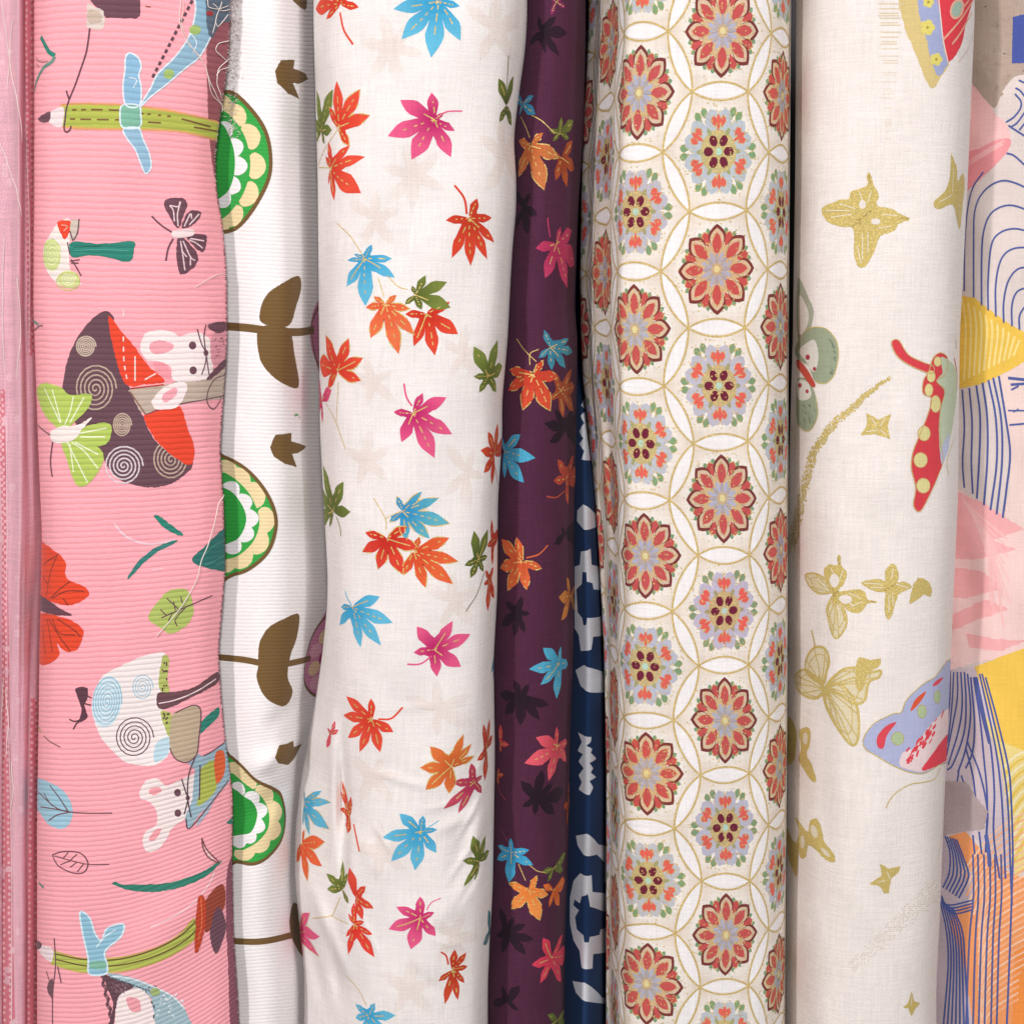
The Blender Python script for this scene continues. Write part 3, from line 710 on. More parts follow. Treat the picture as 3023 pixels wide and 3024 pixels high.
def med_b(cl, c, R, rot=0, detail=True):
    cl.poly([(c[0] + KX * R * .50 * math.cos(k * .2618), c[1] + R * .50 * math.sin(k * .2618)) for k in range(24)], C('c4b282'), 2.6, gold=.7)
    for k in range(6):
        a = -math.pi / 2 + k * math.pi / 3 + rot; g = a + math.pi / 6
        for d in (-.1, .1):
            q = pz(c, g + d, R * .80, R * 1.10, R * .09, 'bud', 6); cl.poly(q, GRN, 1, rough=.8)
            if detail: ring_tv(cl, q, 2.6, GL, 2, 1, 9)
    for k in range(6):
        a = -math.pi / 2 + k * math.pi / 3 + rot
        for d in (-.22, .22):
            q = pz(c, a + d, R * .36, R * 1.0, R * .20, 'round', 8)
            cl.poly(q, C('c4c6d4'), 2, rough=.8)
            if detail: ring_tv(cl, pz(c, a + d, R * .36, R * 1.03, R * .215, 'round', 8), 2.6, C('bfae8a'), 1, 1, 10)
    for k in range(6):
        a = -math.pi / 2 + k * math.pi / 3 + rot; g = a + math.pi / 6
        # heart: three little petals
        for d, r0, r1, w in ((-.17, .58, .82, .08), (.17, .58, .82, .08), (0, .46, .86, .06)):
            cl.poly(pz(c, a + d, R * r0, R * r1, R * w, 'bud', 5), CORAL, 4, rough=.7)
            if detail: ring_tv(cl, pz(c, a + d, R * (r0 - .02), R * (r1 + .02), R * (w + .015), 'bud', 5), 2.7, GL, 3, 1, 8)
        cl.poly(pz(c, g, R * .40, R * .62, R * .055, 'round', 5), C('a9a878'), 3)
        q = pz(c, g, R * .14, R * .42, R * .105, 'round', 7); cl.poly(q, MAR, 4, rough=.6)
        if detail: ring_tv(cl, pz(c, g, R * .12, R * .44, R * .12, 'round', 7), 3, GL, 5, 1, 10)
    cl.poly(pz(c, 0, -R * .10, R * .10, R * .09, 'round', 8), C('bcdcc8'), 5)
    ring_tv(cl, pz(c, 0, -R * .12, R * .12, R * .11, 'round', 8), 2, GL, 6, 1)
CX = PIT * math.sqrt(3) / 2 * KX
cols = range(-5, 5)
def centre(i, j):
    """lattice of circle centres; column i, row j"""
    return (T00 + i * CX, VA + (j + (.5 if i % 2 else 0)) * PIT)
done = 0
for i in cols:
    for j in range(-2, 11):
        c = centre(i, j)
        if c[0] < -150 or c[0] > floral.T + 150 or c[1] < -400 or c[1] > 3450: continue
        vis = floral.j0 * floral.du - 60 < c[0] < floral.j1 * floral.du + 60
        # circle
        pts = [(c[0] + KX * RC * math.cos(2 * math.pi * k / 48), c[1] + RC * math.sin(2 * math.pi * k / 48)) for k in range(49)]
        floral.stroke_tv(pts, 5.4, C('c9ae6c'), 2, .9)
        # white almonds towards three of the six neighbours
        for kk in range(3):
            a = math.pi / 2 + kk * math.pi / 3
            m = (c[0] + KX * math.cos(a) * PIT / 2, c[1] + math.sin(a) * PIT / 2)
            H = RC * .475; Wd = (RC - PIT / 2) * .76; q = []
            for s_ in (1, -1):
                for f in range(10):
                    x = -1 + 2 * f / 10; y = 1 - x * x
                    q.append((x * H * s_, y * Wd * s_))
            ca, sa = math.cos(a + math.pi / 2), math.sin(a + math.pi / 2)
            floral.poly([(m[0] + KX * (x * ca - y * sa), m[1] + x * sa + y * ca) for x, y in q], C('fbf8f8'), 1)
        if not vis: continue
        det = i >= -2
        n0 = len(floral.items)
        if j % 2 == 0: med_a(floral, c, PIT * .365, rot=floral.rnd.uniform(-.03, .03), detail=det)
        else: med_b(floral, c, PIT * .365, rot=floral.rnd.uniform(-.03, .03), detail=det)
        ink = [floral.rnd.uniform(.92, 1.06) for _ in range(3)]      # uneven ink from flower to flower
        for q_ in range(n0, len(floral.items)):
            it = floral.items[q_]; floral.items[q_] = (it[0], tuple(u * w_ for u, w_ in zip(it[1], ink)), it[2], it[3], it[4])
        if det: flecks(floral, c, PIT * .365, 190)
        done += 1
floral.warp = lambda t, v: (t + 2.5 * math.sin(v / 210 + 1) + 1.5 * math.sin(v / 83), v + 4 * math.sin(t / 150 + v / 700) + 1.5 * math.sin(t / 60 + v / 90))
def floral_base(T, V, s):
    T, V = T - 2.5 * np.sin(V / 210 + 1) - 1.5 * np.sin(V / 83), V - 4 * np.sin(T / 150 + V / 700)
    i = np.round((T - T00) / CX); best = np.full(T.shape, 9e9)
    for di in (-1, 0, 1):
        ii = i + di; off = np.where(np.mod(ii, 2) == 1, .5, 0) * PIT
        jj = np.round((V - VA - off) / PIT)
        for dj in (-1, 0, 1):
            d = np.hypot((T - T00 - ii * CX) / KX, V - VA - off - (jj + dj) * PIT); best = np.minimum(best, d)
    k = np.clip((best / RC - .55) / .40, 0, 1)[..., None]
    return np.array(C('fbf5ee')) * (1 - k) + np.array(C('eadbca')) * k
# ------------------------------------------------------------------ pink corduroy print
BR, WH, LIME, TEAL, BLU, TAU, RD = '6e4a56', 'f6e6e4', 'b6cc62', '2f8474', '9cc6dc', 'bfab9c', 'ea4a30'
p = pink
J = 1.3
def pf(st, col, layer=2, **k): k.setdefault('rough', J); p.fill(st, col, layer, **k)
def pl(st, w, col=BR, layer=5, **k): p.line(st, w, col, layer, **k)
pf('a 1190,170 1310,120 1330,560 1300,700 1290,900 1300,1180 1275,1180 1225,1010 1200,850 1188,700 1180,400', '9c5a62', 1)  # brown band at the top; the tapered lower part is painted shadow
pf('o 905,-90 905,0 960,70 1020,120 1095,190 1120,250 1560,260 1610,220 1618,10 1600,-90', BR, smooth=False)
pf('o 860,60 920,60 960,100 1060,130 1095,200 1085,400 870,390 855,250', 'dccdc4', 3); pf('o 870,150 1040,170 1060,300 880,320', 'c8b4a4', 4)
pl('o 895,400 870,600 840,760 760,1000 690,1200 620,1370 590,1450 560,1560 545,1700 530,1830 560,1880 610,1850 630,1790', 5)
pl('o 560,1290 600,1410', 5)
pl('o 200,520 260,640 320,740 400,790', 13, TEAL); pl('o 395,800 360,870 240,960 180,1060 130,1180 110,1290', 10, '6a9488')
pl('o 130,810 170,870 240,880 300,870', 3, 'b07078'); pl('o 130,900 180,950', 3, 'b07078')
pl('a 830,35 860,38', 3, '98583c')
# pencil and bird
pf('a 365,590 700,592 1000,630 1260,695 1330,720 1330,812 1250,805 1000,752 700,742 365,728 350,660', 'e2a468', 2)
pf('a 368,602 700,604 1000,643 1260,705 1330,730 1330,800 1250,793 1000,740 700,730 365,716 352,670', 'b3bc54', 3)
for q in ('a 385,626 520,624 690,628', 'a 800,645 900,655 1000,668 1200,722 1325,752', 'a 370,677 520,680 690,682', 'a 805,692 1000,708 1250,750 1320,768'):
    pl(q, 5, '7d5c38', 4, dash=13)
pf('a 285,640 362,612 350,722 290,705 272,670', 'f2dee0', 4); pf('a 220,672 285,635 280,692 235,692', BR, 5)
def birdpart(st, col, w=4.5):
    pf(st, col, 5); pts = cr(pp(st), True, 5); p.line(pts + [pts[0]], w, 'dceaf2', 6, smooth=False)
birdpart('a 740,300 790,330 805,380 792,430 806,500 795,600 720,600 702,500 713,400 716,330', '8db9d6')
birdpart('a 705,735 790,730 815,790 850,870 862,950 830,988 800,925 770,850 725,790', '96bcd4')
birdpart('a 797,610 860,500 900,420 1000,320 1080,200 1115,60 1120,-60 1290,-60 1250,90 1190,230 1130,330 1060,385 950,480 860,550', '90b6cc')
birdpart('a 700,598 790,600 803,650 797,722 702,726 685,660', '7fb8a0')
pl('a 735,440 780,455 760,500', 3, 'dceaf2', 7); pl('a 1080,180 1120,240 1100,300', 3, 'dceaf2', 7)
for k in range(17):
    x = 870 + k * 18; y = 440 - k * 35
    pl(f'a {x:.0f},{y:.0f} {x + 10:.0f},{y - 20:.0f}', 8, '5c4450', 7, smooth=False)
p.ell('a 962,420', 16, 15, 'a4bf70', 7, rough=1); p.ell('a 1112,170', 17, 15, 'a4bf70', 7, rough=1)
pf('a 1190,-60 1340,-60 1340,90 1250,140 1205,215 1175,120', '5e6c7c', 7); p.ell('a 1195,75', 11, 8, '9c3c3c', 8)
# dark butterfly
for q in ('m 1130,385 1200,366 1280,378 1302,430 1270,520 1240,612 1200,590 1150,500 1117,430', 'm 1255,605 1300,500 1360,468 1417,492 1380,560 1310,612',
          'm 1225,700 1270,690 1330,750 1392,840 1370,920 1290,987 1238,975 1218,850', 'm 1300,685 1350,662 1450,668 1462,720 1440,802 1400,800 1345,750'):
    pf(q, BR, 3)
for q in ('m 1165,430 1230,440 1245,400', 'm 1200,560 1190,470 1160,430', 'm 1230,600 1225,500 1250,400', 'm 1280,600 1330,500 1340,540', 'm 1320,590 1400,500', 'm 1250,720 1270,850 1285,960', 'm 1270,720 1330,850 1370,880',
          'm 1260,800 1300,850', 'm 1330,860 1330,920', 'm 1330,700 1440,720', 'm 1320,710 1380,740 1430,780'):
    pl(q, 3.6, 'ecd0d4', 4)
pf('m 1185,640 1330,622 1365,650 1330,680 1200,695', 'f4dcdc', 5)
pl('m 1180,650 1090,590 1015,518', 5); pl('m 1190,700 1150,780 1130,882', 5)
# small mushroom
pf('m 350,548 260,570 180,680 132,790 148,930 220,1045 300,1095 400,1085 435,1060 355,950 345,760', 'f2e4de', 2)
pf('m 150,735 210,705 268,760 272,880 230,955 160,940 133,850', 'cfd98e', 3); p.spiral('m 205,835', 24, 3, 2.6, 'e8ecc0', 4, ry=38)
p.ell('m 340,1035', 32, 26, 'd2d890', 3, rough=1); p.spiral('m 340,1035', 22, 3, 2.4, 'f0eed0', 4); p.ring('m 335,1050', 34, 26, 3, 'c0cc70', 4)
pf('m 250,565 352,558 352,630 310,705 265,635', RD, 4); pl('m 280,590 330,600 300,640', 3, 'f0a898', 6)
pf('m 362,555 432,560 420,640 400,705 350,700', 'd0c2b4', 4)
pf('m 365,728 600,742 860,722 872,790 830,888 640,852 500,838 365,852', TEAL, 4); pl('m 380,800 600,790 830,800', 3, '4ea090', 6); pl('m 380,770 600,762', 3, '236a5e', 6)
for q in ('m 425,540 412,650 380,712', 'm 350,640 375,720', 'm 360,870 400,930 442,1005', 'm 350,885 430,872', 'm 330,730 350,830', 'm 360,900 420,900'): pl(q, 3.8)
pl('m 45,1360 70,1385 95,1405', 9, '7c9a90'); pl('m 60,1450 100,1415 132,1408', 4, '8c6068')
pl('m 785,1280 788,1340', 4, 'f6d6da')
# big mushroom with mouse
pf('d 602,-158 650,-120 640,-40 655,80 700,200 760,320 810,430 870,560 960,650 1060,715 1098,700 1085,745 1000,815 880,848 760,832 650,780 560,640 430,480 358,340 368,200 400,80 470,-50 540,-125', '6a4a54', 2)
pf('m 668,1330 780,1470 880,1590 1000,1750 1122,1862 960,1890 830,1902 760,1800 705,1600 672,1440', RD, 3)
pf('d 820,440 900,402 1020,382 1072,520 1108,620 1095,705 1060,712 960,645 870,545', RD, 3)
pf('d 745,290 940,262 1150,200 1330,140 1330,318 1100,362 900,402 830,432 790,400 760,330', 'c0ad9e', 4)
pf('m 922,1590 960,1480 1060,1448 1180,1458 1240,1500 1330,1468 1430,1478 1505,1560 1505,1800 1440,1852 1200,1862 1172,1750 1060,1702 975,1690', WH, 5)
pf('m 1000,1560 1080,1528 1180,1556 1185,1602 1080,1642 1008,1622', 'f2a6b0', 6)
pf('m 1030,1712 1120,1715 1160,1780 1170,1840 1080,1820', 'f59aa4', 5)
pf('d 878,335 950,268 1060,252 1052,330 1000,392 900,404 868,370', WH, 6); pf('d 925,325 1000,278 1005,320 945,365', 'f2a6b0', 7)
p.ell('m 1347,1572', 11, 12, BR, 6); p.ell('m 1352,1775', 11, 12, BR, 6)
for q in ('m 1385,1438 1420,1560 1455,1630 1450,1720 1420,1812', 'm 1455,1400 1440,1500 1455,1630 1480,1812', 'm 1440,1600 1470,1650'): pl(q, 3.6, BR, 7)
p.ell('m 1455,1632', 7, 9, BR, 7)
pf('m 1505,1490 1650,1475 1650,1660 1560,1722 1500,1702', 'e09aa6', 6)
for k in range(26):
    x, y = p.rnd.uniform(1512, 1630), p.rnd.uniform(1500, 1690); pl(f'm {x:.0f},{y:.0f} {x + p.rnd.uniform(-14, 14):.0f},{y + p.rnd.uniform(6, 18):.0f}', 2.6, '8c5060', 7, smooth=False)
pf('m 1465,1412 1600,1378 1620,1430 1560,1472', BR, 7); pf('m 1465,1835 1600,1688 1640,1715 1500,1842', BR, 7)
for q, r, ry, c in (('d 490,45', 30, 32, 'c8b4a4'), ('d 545,285', 62, 72, 'c0aa98'), ('d 697,493', 28, 36, 'c0aa98'), ('d 705,725', 58, 60, 'dccfd4'), ('d 975,690', 56, 62, 'c0aa98')):
    p.spiral(q, r, 5, 4.4, c, 4 if 'd 975' not in q else 3, ry=ry, dash=None)
pf('d 870,545 960,648 1060,714 1098,705 1100,640 1020,560 940,500', RD, 5)
for q in ('m 785,1500 790,1700 820,1880', 'm 880,1660 880,1860', 'm 990,1750 890,1880', 'm 960,1850 1050,1800', 'd 850,440 1000,450', 'd 900,490 1060,500', 'd 930,545 1080,560', 'd 990,600 1090,610', 'd 940,470 1040,660'):
    pl(q, 4.2, 'f6d8d0', 6, dash=15)
pl('d 740,300 830,430', 4, '8c6858', 5); pl('d 1290,205 1225,230 1185,300 1182,365 1215,402 1250,362 1258,330', 3.4); pl('d 830,432 1000,378 1180,345 1300,320', 3.2)
pl('d 745,285 935,262', 4, 'b03420', 5)
# lime butterfly
for q in ('d 213,285 260,252 350,278 400,320 522,318 500,400 430,470 400,500 330,505 260,440 225,360', 'd 430,525 560,483 632,492 622,580 560,612 440,582', 'd 350,560 460,570 560,620 592,680 560,760 490,838 430,822 385,700'):
    pf(q, LIME, 6)
for q in ('d 255,280 300,380 345,480', 'd 300,290 330,400 350,480', 'd 420,330 400,420 370,490', 'd 480,335 400,480', 'd 450,540 610,510', 'd 460,560 600,560', 'd 385,590 440,700 500,820', 'd 410,590 480,640 560,740', 'd 400,600 420,760', 'd 430,590 560,660'):
    pl(q, 4, 'eef2d0', 7)
pf('d 288,535 350,500 440,493 525,448 465,520 440,562 380,592 308,590', 'f6e8e4', 8)
pl('d 290,550 250,522 218,493', 4, layer=8); pl('d 302,588 290,700 300,787', 5, layer=8)
# red butterfly
for q in ('d 210,1170 320,1218 378,1280 370,1340 400,1382 490,1420 502,1470 400,1522 300,1502 210,1480', 'd 210,1580 350,1588 440,1628 477,1680 440,1772 370,1782 325,1738 337,1812 250,1862 205,1800'):
    pf(q, 'e64a2c', 3)
for q in ('d 330,1230 290,1330 265,1470', 'd 250,1290 320,1240', 'd 400,1385 340,1430 290,1480', 'd 480,1440 380,1440 300,1480', 'd 390,1520 360,1480', 'd 280,1600 340,1700 400,1780', 'd 270,1600 290,1720 300,1790', 'd 330,1600 420,1660 460,1700', 'd 300,1600 340,1680 430,1690', 'd 245,1640 260,1800', 'd 245,1350 275,1400'):
    pl(q, 3.6, '84382c', 4)
pf('d 225,1460 330,1530 412,1577 300,1572 225,1540', '6c4450', 5)
# sprigs and leaf
pf('d 878,1012 905,1010 960,1050 1040,1108 1030,1125 980,1105 920,1065', TEAL, 3); pf('d 1000,1148 1000,1165 900,1215 800,1300 740,1368 728,1360 780,1280 880,1195', '3a7f78', 3)
pl('d 650,1052 700,1112 760,1150 860,1172 1000,1150', 6, 'f4d0d8', 2); pl('d 870,1320 930,1310', 3, 'f4d0d8', 2)
pf('d 845,1592 900,1500 960,1440 1060,1428 1102,1520 1080,1620 980,1682 920,1652', 'b2c268', 2)
pl('d 920,1592 1060,1530 1210,1465', 3.6)
for q in ('d 1020,1545 950,1480', 'd 1000,1550 990,1500', 'd 1060,1530 1000,1600 1010,1640', 'd 985,1560 960,1610', 'd 1040,1510 1030,1470', 'd 950,1580 915,1545'): pl(q, 3)
pf('d 1093,1265 1160,1190 1275,1080 1330,1040 1330,1305 1200,1312', '32746e', 3)
for q in ('d 1150,1250 1220,1180 1290,1150', 'd 1170,1290 1290,1230', 'd 1230,1290 1290,1270'): pl(q, 3, '4f948a', 4)
# pale mushroom, blue swirls
pf('g 590,-10 700,-70 830,-125 932,-142 945,-80 930,0 922,100 935,230 972,350 962,440 880,502 740,492 650,430 570,330 530,210 540,130 555,60', 'f4e8e6', 2)
p.ell('g 610,140', 44, 78, 'd4e4ec', 3, rot=.15, rough=1)
p.spiral('g 610,140', 44, 6, 3.4, '98c4d8', 4, ry=76, rot=.1); p.spiral('g 812,60', 32, 4, 3.4, 'a8cfe0', 3, ry=40); p.spiral('g 765,345', 58, 5, 3.6, '6a4652', 3, ry=62)
pf('g 880,480 890,380 960,340 972,400 940,460', 'bcd8e4', 3)
pf('g 930,-120 965,-100 955,0 965,90 925,95 905,20', 'b4be68', 3); pf('g 915,195 975,205 985,290 962,335 930,262', 'b4be68', 3)
for k in range(22):
    a = p.rnd.choice(((925, 955, -90, 80), (930, 965, 200, 300))); x, y = p.rnd.uniform(a[0], a[1]), p.rnd.uniform(a[2], a[3]); p.ell(f'g {x:.0f},{y:.0f}', 2.6, 3.4, '5c3c40', 5, n=7)
pf('g 898,92 1000,85 1120,50 1235,-30 1240,30 1100,110 920,185', '6c4a50', 4); pl('g 905,150 1000,130 1120,80 1230,10', 3.4, 'f4dcdc', 5)
pf('g 980,222 1050,180 1112,162 1142,200 1132,350 1118,440 1060,484 1000,462 968,400', 'bba78e', 5)
pl(cr(pp('g 1000,205 1050,178 1115,160 1145,200 1133,350 1118,445 1060,486 1000,464 968,405'), False, 4), 3.6, BR, 6, smooth=False)
pf('g 1122,290 1160,240 1242,172 1238,230 1125,335', TEAL, 4); pf('g 1060,455 1140,440 1140,500 1100,520', '9fb4c4', 4)
pf('g 435,62 495,60 502,110 482,160 500,225 450,255 465,180 440,110', '5e3c48', 3)
for q in ('g 480,100 522,118', 'g 480,150 520,160', 'g 395,240 430,252 480,235', 'g 418,298 440,262 480,240'): pl(q, 4.5, '5e3c48', 3)
# mouse with scarf
pf('g 798,650 830,592 900,578 950,620 1040,580 1135,550 1145,640 1122,740 1060,802 985,860 952,920 900,982 840,997 813,940 832,880 892,840 890,760 850,712 800,690', WH, 3)
pf('g 848,645 900,625 922,650 870,672', 'f5a4ac', 4); pf('g 848,925 885,872 922,868 882,930', 'f5a4ac', 4)
p.ell('g 1012,658', 10, 11, BR, 5); p.ell('g 1014,775', 10, 11, BR, 5)
pf('g 1120,470 1200,430 1285,368 1320,350 1320,560 1230,680 1130,790 1080,862 1055,802 1095,700 1108,560', '9dbac8', 4)
pf('g 1140,530 1222,478 1232,640 1125,735 1140,630', 'b2bc58', 5); pf('g 1222,448 1272,420 1280,540 1232,605', 'e4663a', 6); pf('g 1232,660 1250,640 1180,780 1120,850 1150,780', 'a9b4c4', 5)
for q in ('g 1035,578 1060,660 1072,690 1050,782', 'g 1112,455 1075,560 1070,690 1090,800', 'g 1140,500 1135,700', 'g 1300,590 1200,722 1080,862 1060,805', 'g 1160,450 1280,370'): pl(q, 3.6, '5a4450', 7)
p.ell('g 1070,688', 6, 8, BR, 7)
# leaves
pf('g 190,580 290,603 370,658 412,740 402,830 350,867 280,842 225,770 190,700', '9fc8da', 2)
for q in ('g 640,775 500,776 390,768 310,738 215,650', 'g 390,768 340,690 285,618', 'g 385,765 300,750 232,740', 'g 400,770 330,785 278,818', 'g 300,735 250,660'): pl(q, 4, '745058', 3)
pl('g 300,1012 370,994 460,1005 502,1060 480,1112 420,1118 340,1082 310,1040 300,1012', 4, '744c58', 3)
for q in ('g 310,1020 400,1045 500,1067 622,1068', 'g 400,1045 440,1010', 'g 360,1035 390,1000', 'g 440,1055 400,1085', 'g 400,1048 345,1070', 'g 480,1062 440,1112'): pl(q, 3.4, '744c58', 3)
pf('g 643,1182 662,1168 700,1182 850,1182 1000,1165 1150,1110 1240,1058 1262,1052 1180,1132 1050,1192 900,1224 750,1217', '35806e', 3)
pl('g 1150,918 1180,985 1250,1058 1190,1030 1158,975 1150,918', 3.6, '7c4c50', 4); pf('g 1160,950 1180,990 1225,1045 1185,1020', 'f2c8c8', 3)
pl('g 860,1427 1000,1360 1120,1272 1200,1165 1222,1110', 4, 'f8d8dc', 3)
pl('g 215,270 235,310', 8, 'b8a868', 3); pl('g 250,335 290,370 345,400', 4, '8c6060', 3); pl('g 222,1170 250,1200', 7, '4c8a78', 3)
pf('g 1290,830 1345,790 1345,835', TEAL, 3)
# bent pencil, bird tail, object on the right
pl('g 290,1595 400,1630 500,1645 700,1637 900,1582 1050,1495 1140,1395', 50, 'cfb060', 2); pl('g 290,1595 400,1630 500,1645 700,1637 900,1582 1050,1495 1140,1395', 42, 'b6c05a', 3)
for q in ('g 320,1580 500,1612 700,1606 900,1545 1040,1465 1130,1375', 'g 320,1610 500,1648 700,1640 900,1585 1060,1498 1138,1415'): pl(q, 4.4, '6e5434', 5)
pf('g 218,1535 300,1545 296,1622 245,1592', 'f4e0e2', 4); pf('g 205,1500 238,1520 230,1550 205,1545', BR, 5)
def bp2(st, col):
    pf(st, col, 5); pts = cr(pp(st), True, 5); p.line(pts + [pts[0]], 5, 'd8ecf4', 6, smooth=False)
bp2('g 458,1338 512,1372 542,1460 580,1500 612,1432 704,1408 690,1480 600,1562 612,1640 604,1692 510,1692 503,1600 470,1450', '92c2d8')
pl('g 550,1540 600,1480 660,1440', 4, 'd8ecf4', 7); pf('g 520,1622 600,1622 600,1662 520,1662', '86bca4', 6)
pf('g 1128,1262 1165,1258 1172,1400 1130,1562 1108,1552 1116,1400', 'c4482c', 5); pf('g 1162,1292 1265,1178 1282,1300 1205,1430 1165,1445', '9c4836', 4)
pf('g 1245,1308 1287,1400 1270,1500 1230,1578 1198,1480 1210,1380', '6e4c5a', 5); pl('g 1145,1260 1150,1400 1130,1500', 3, 'e87850', 6)
for q in ('g 310,1488 318,1640 302,1800 300,2010', 'g 265,1675 290,1760 300,1850', 'g 330,1650 350,1745'): pl(q, 4, '74505a', 4)
pf('g 270,1760 300,1720 305,1820 280,1810', '74505a', 4)
# bottom mouse
pf('g 610,1690 760,1715 880,1765 980,1818 1050,1888 1092,2050 850,2050 870,1880 830,1800 700,1750', 'a4bfc8', 2)
pf('g 585,1688 640,1718 762,1760 700,1820 660,1900 640,2050 600,2050 645,1880 615,1780', '644650', 3)
pf('g 668,1852 720,1788 800,1778 862,1850 872,2050 675,2050', WH, 4); pf('g 722,1828 790,1838 802,1902 745,1902', 'f0a4ac', 5)
for k in range(26):
    f = k / 25; x, y = 592 + 50 * f + 6 * math.sin(k), 1700 + 230 * f; pl(f'g {x:.0f},{y:.0f} {x - 16:.0f},{y + 14:.0f}', 4.5, '644650', 4, smooth=False)
    x, y = 690 + p.rnd.uniform(-60, 40), 1745 + p.rnd.uniform(0, 50); pl(f'g {x:.0f},{y:.0f} {x + 12:.0f},{y + 10:.0f}', 3, '8a6a74', 5, smooth=False)
pl('g 862,1850 880,1890 870,1990', 4, '4c5864', 5, dash=9); pl('g 830,1800 860,1760 900,1770', 4, '4c5864', 5, dash=9); pl('g 640,1705 760,1722 880,1768 985,1822 1052,1890', 5, 'dcebf0', 5)
for k in range(14):
    x, y = 640 + k * 17, 1712 + k * 6; pl(f'g {x},{y} {x + 12},{y + 9}', 4, '5a6470', 5, smooth=False)
for k in range(16):
    x, y = p.rnd.uniform(880, 1040), p.rnd.uniform(1800, 1930); pl(f'g {x:.0f},{y:.0f} {x + 14:.0f},{y + p.rnd.uniform(-16, 16):.0f}', 4, 'e4eef0', 5, smooth=False)
p.ell('g 885,1795', 15, 12, 'a4b878', 5, rough=1)
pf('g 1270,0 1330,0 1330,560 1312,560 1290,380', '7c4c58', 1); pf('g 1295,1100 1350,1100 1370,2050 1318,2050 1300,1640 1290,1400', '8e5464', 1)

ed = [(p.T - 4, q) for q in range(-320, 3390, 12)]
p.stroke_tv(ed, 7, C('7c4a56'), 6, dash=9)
# ------------------------------------------------------------------ white corduroy print
w = white; WB = '765a34'
def wf_(st, col=WB, layer=1, **k): k.setdefault('rough', .8); w.fill(st, col, layer, **k)
wf_('a 1568,400 1600,343 1680,338 1672,390 1742,418 1757,450 1700,477 1668,470 1707,563 1640,532 1580,472', smooth=False); wf_('a 1655,-30 1740,-30 1742,52 1690,22')
wf_('a 1493,1840 1488,1750 1530,1670 1620,1608 1702,1573 1717,1640 1690,1740 1640,1860'); w.line('a 1230,1855 1400,1868 1560,1888 1700,1893 1790,1880', 24, WB, 2)
wf_('d 1478,-60 1640,-60 1680,100 1702,272 1620,260 1530,190 1478,100')
wf_('a 1800,1740 1830,1740 1830,2120 1800,2060 1772,1960 1770,1850', 'd487ac', 1); w.line('a 1815,1745 1778,1840 1780,1930 1800,2040 1830,2120', 9, WB, 2)
wf_('d 1538,620 1570,548 1662,536 1660,585 1745,615 1700,652 1665,657 1692,733 1620,712 1560,672', smooth=False)
wf_('d 1473,1860 1478,1740 1530,1650 1620,1598 1703,1573 1693,1700 1655,1810 1640,1931 1668,2010 1640,2082 1590,2094 1510,2042 1465,1940')
w.line('d 1230,1815 1400,1833 1560,1862 1700,1842 1770,1822', 20, WB, 2)
wf_('d 1900,1540 1800,1665 1752,1800 1735,1931 1750,1990 1800,2030 1900,2045', 'd88fb4', 1)
w.line('d 1900,1530 1795,1665 1748,1800 1733,1931 1750,1995 1800,2037 1900,2050', 9, WB, 4)
for q, c in (('d 1800,1780', 'eeb8cc'), ('d 1790,1880', 'f0d8b0'), ('d 1850,1700', 'f0d8b0'), ('d 1850,1820', 'a83c78'), ('d 1800,1960', 'e8b4c8'), ('d 1850,1940', 'f0d8b0')): w.ell(q, 15, 24, c, 2, rot=.5)
wf_('g 1568,462 1590,388 1672,363 1675,400 1722,380 1690,442 1640,502 1588,492', smooth=False)
w.line('g 1290,1503 1450,1510 1560,1497 1700,1462', 21, WB, 1); wf_('g 1650,1380 1680,1285 1740,1400 1740,1600 1668,1500')
for k in range(7): w.ell(f'd {1690 + w.rnd.uniform(-12, 20):.0f},{435 + w.rnd.uniform(-15, 15):.0f}', 2, 2.5, '5aa05a', 1, n=6)
def shroom(outl, core, cream, whites, ctr, sc_=1.0, skew=.5):
    c = pp(ctr)[0]
    pts = cr(pp(outl), True, 5)
    w.poly(w.m(pts), C('39a84a'), 1); w.line(pts + [pts[0]], 11, WB, 6, smooth=False)
    w.fill(core, '2f9e40', 5)
    def petal(x, y, rt, rr, col, layer):
        a = math.atan2((y - c[1]) * skew, x - c[0]); q = []
        for k in range(18):
            t = 2 * math.pi * k / 18; q.append((rr * math.cos(t), rt * math.sin(t) * (1 - .18 * math.cos(t))))
        w.poly(w.m([(x + u * math.cos(a) - v * math.sin(a), y + u * math.sin(a) + v * math.cos(a)) for u, v in q]), C(col), layer, rough=.6)
    tl = pp(cream); n = len(tl)
    md = [(x + (c[0] - x) * .13, y + (c[1] - y) * .07) for x, y in tl]; md = [(c[0] - 60, md[0][1])] + md + [(c[0] - 60, md[-1][1])]
    w.poly(w.m(md[:1] + cr(md[1:-1], False, 5) + md[-1:]), C('39a84a'), 3)
    for x, y in tl: petal(x, y, 39 * sc_, 28 * sc_, 'f0dcaa', 2)
    for x, y in pp(whites): petal(x - 6, y, 28 * sc_, 27 * sc_, 'f2f0f0', 4)
    q = [((x + c[0]) * .5 + (x - c[0]) * .12, (y + c[1]) * .5 + (y - c[1]) * .12) for x, y in tl]
shroom('a 1150,560 1240,530 1330,530 1430,620 1510,740 1542,880 1530,1020 1450,1180 1360,1290 1275,1322 1150,1330', 'a 1150,690 1260,700 1315,790 1340,900 1330,1020 1280,1110 1150,1140',
       'a 1260,590 1345,650 1430,775 1462,945 1420,1108 1325,1235 1240,1290', 'a 1290,740 1350,838 1372,945 1335,1058 1280,1135', 'a 1200,935')
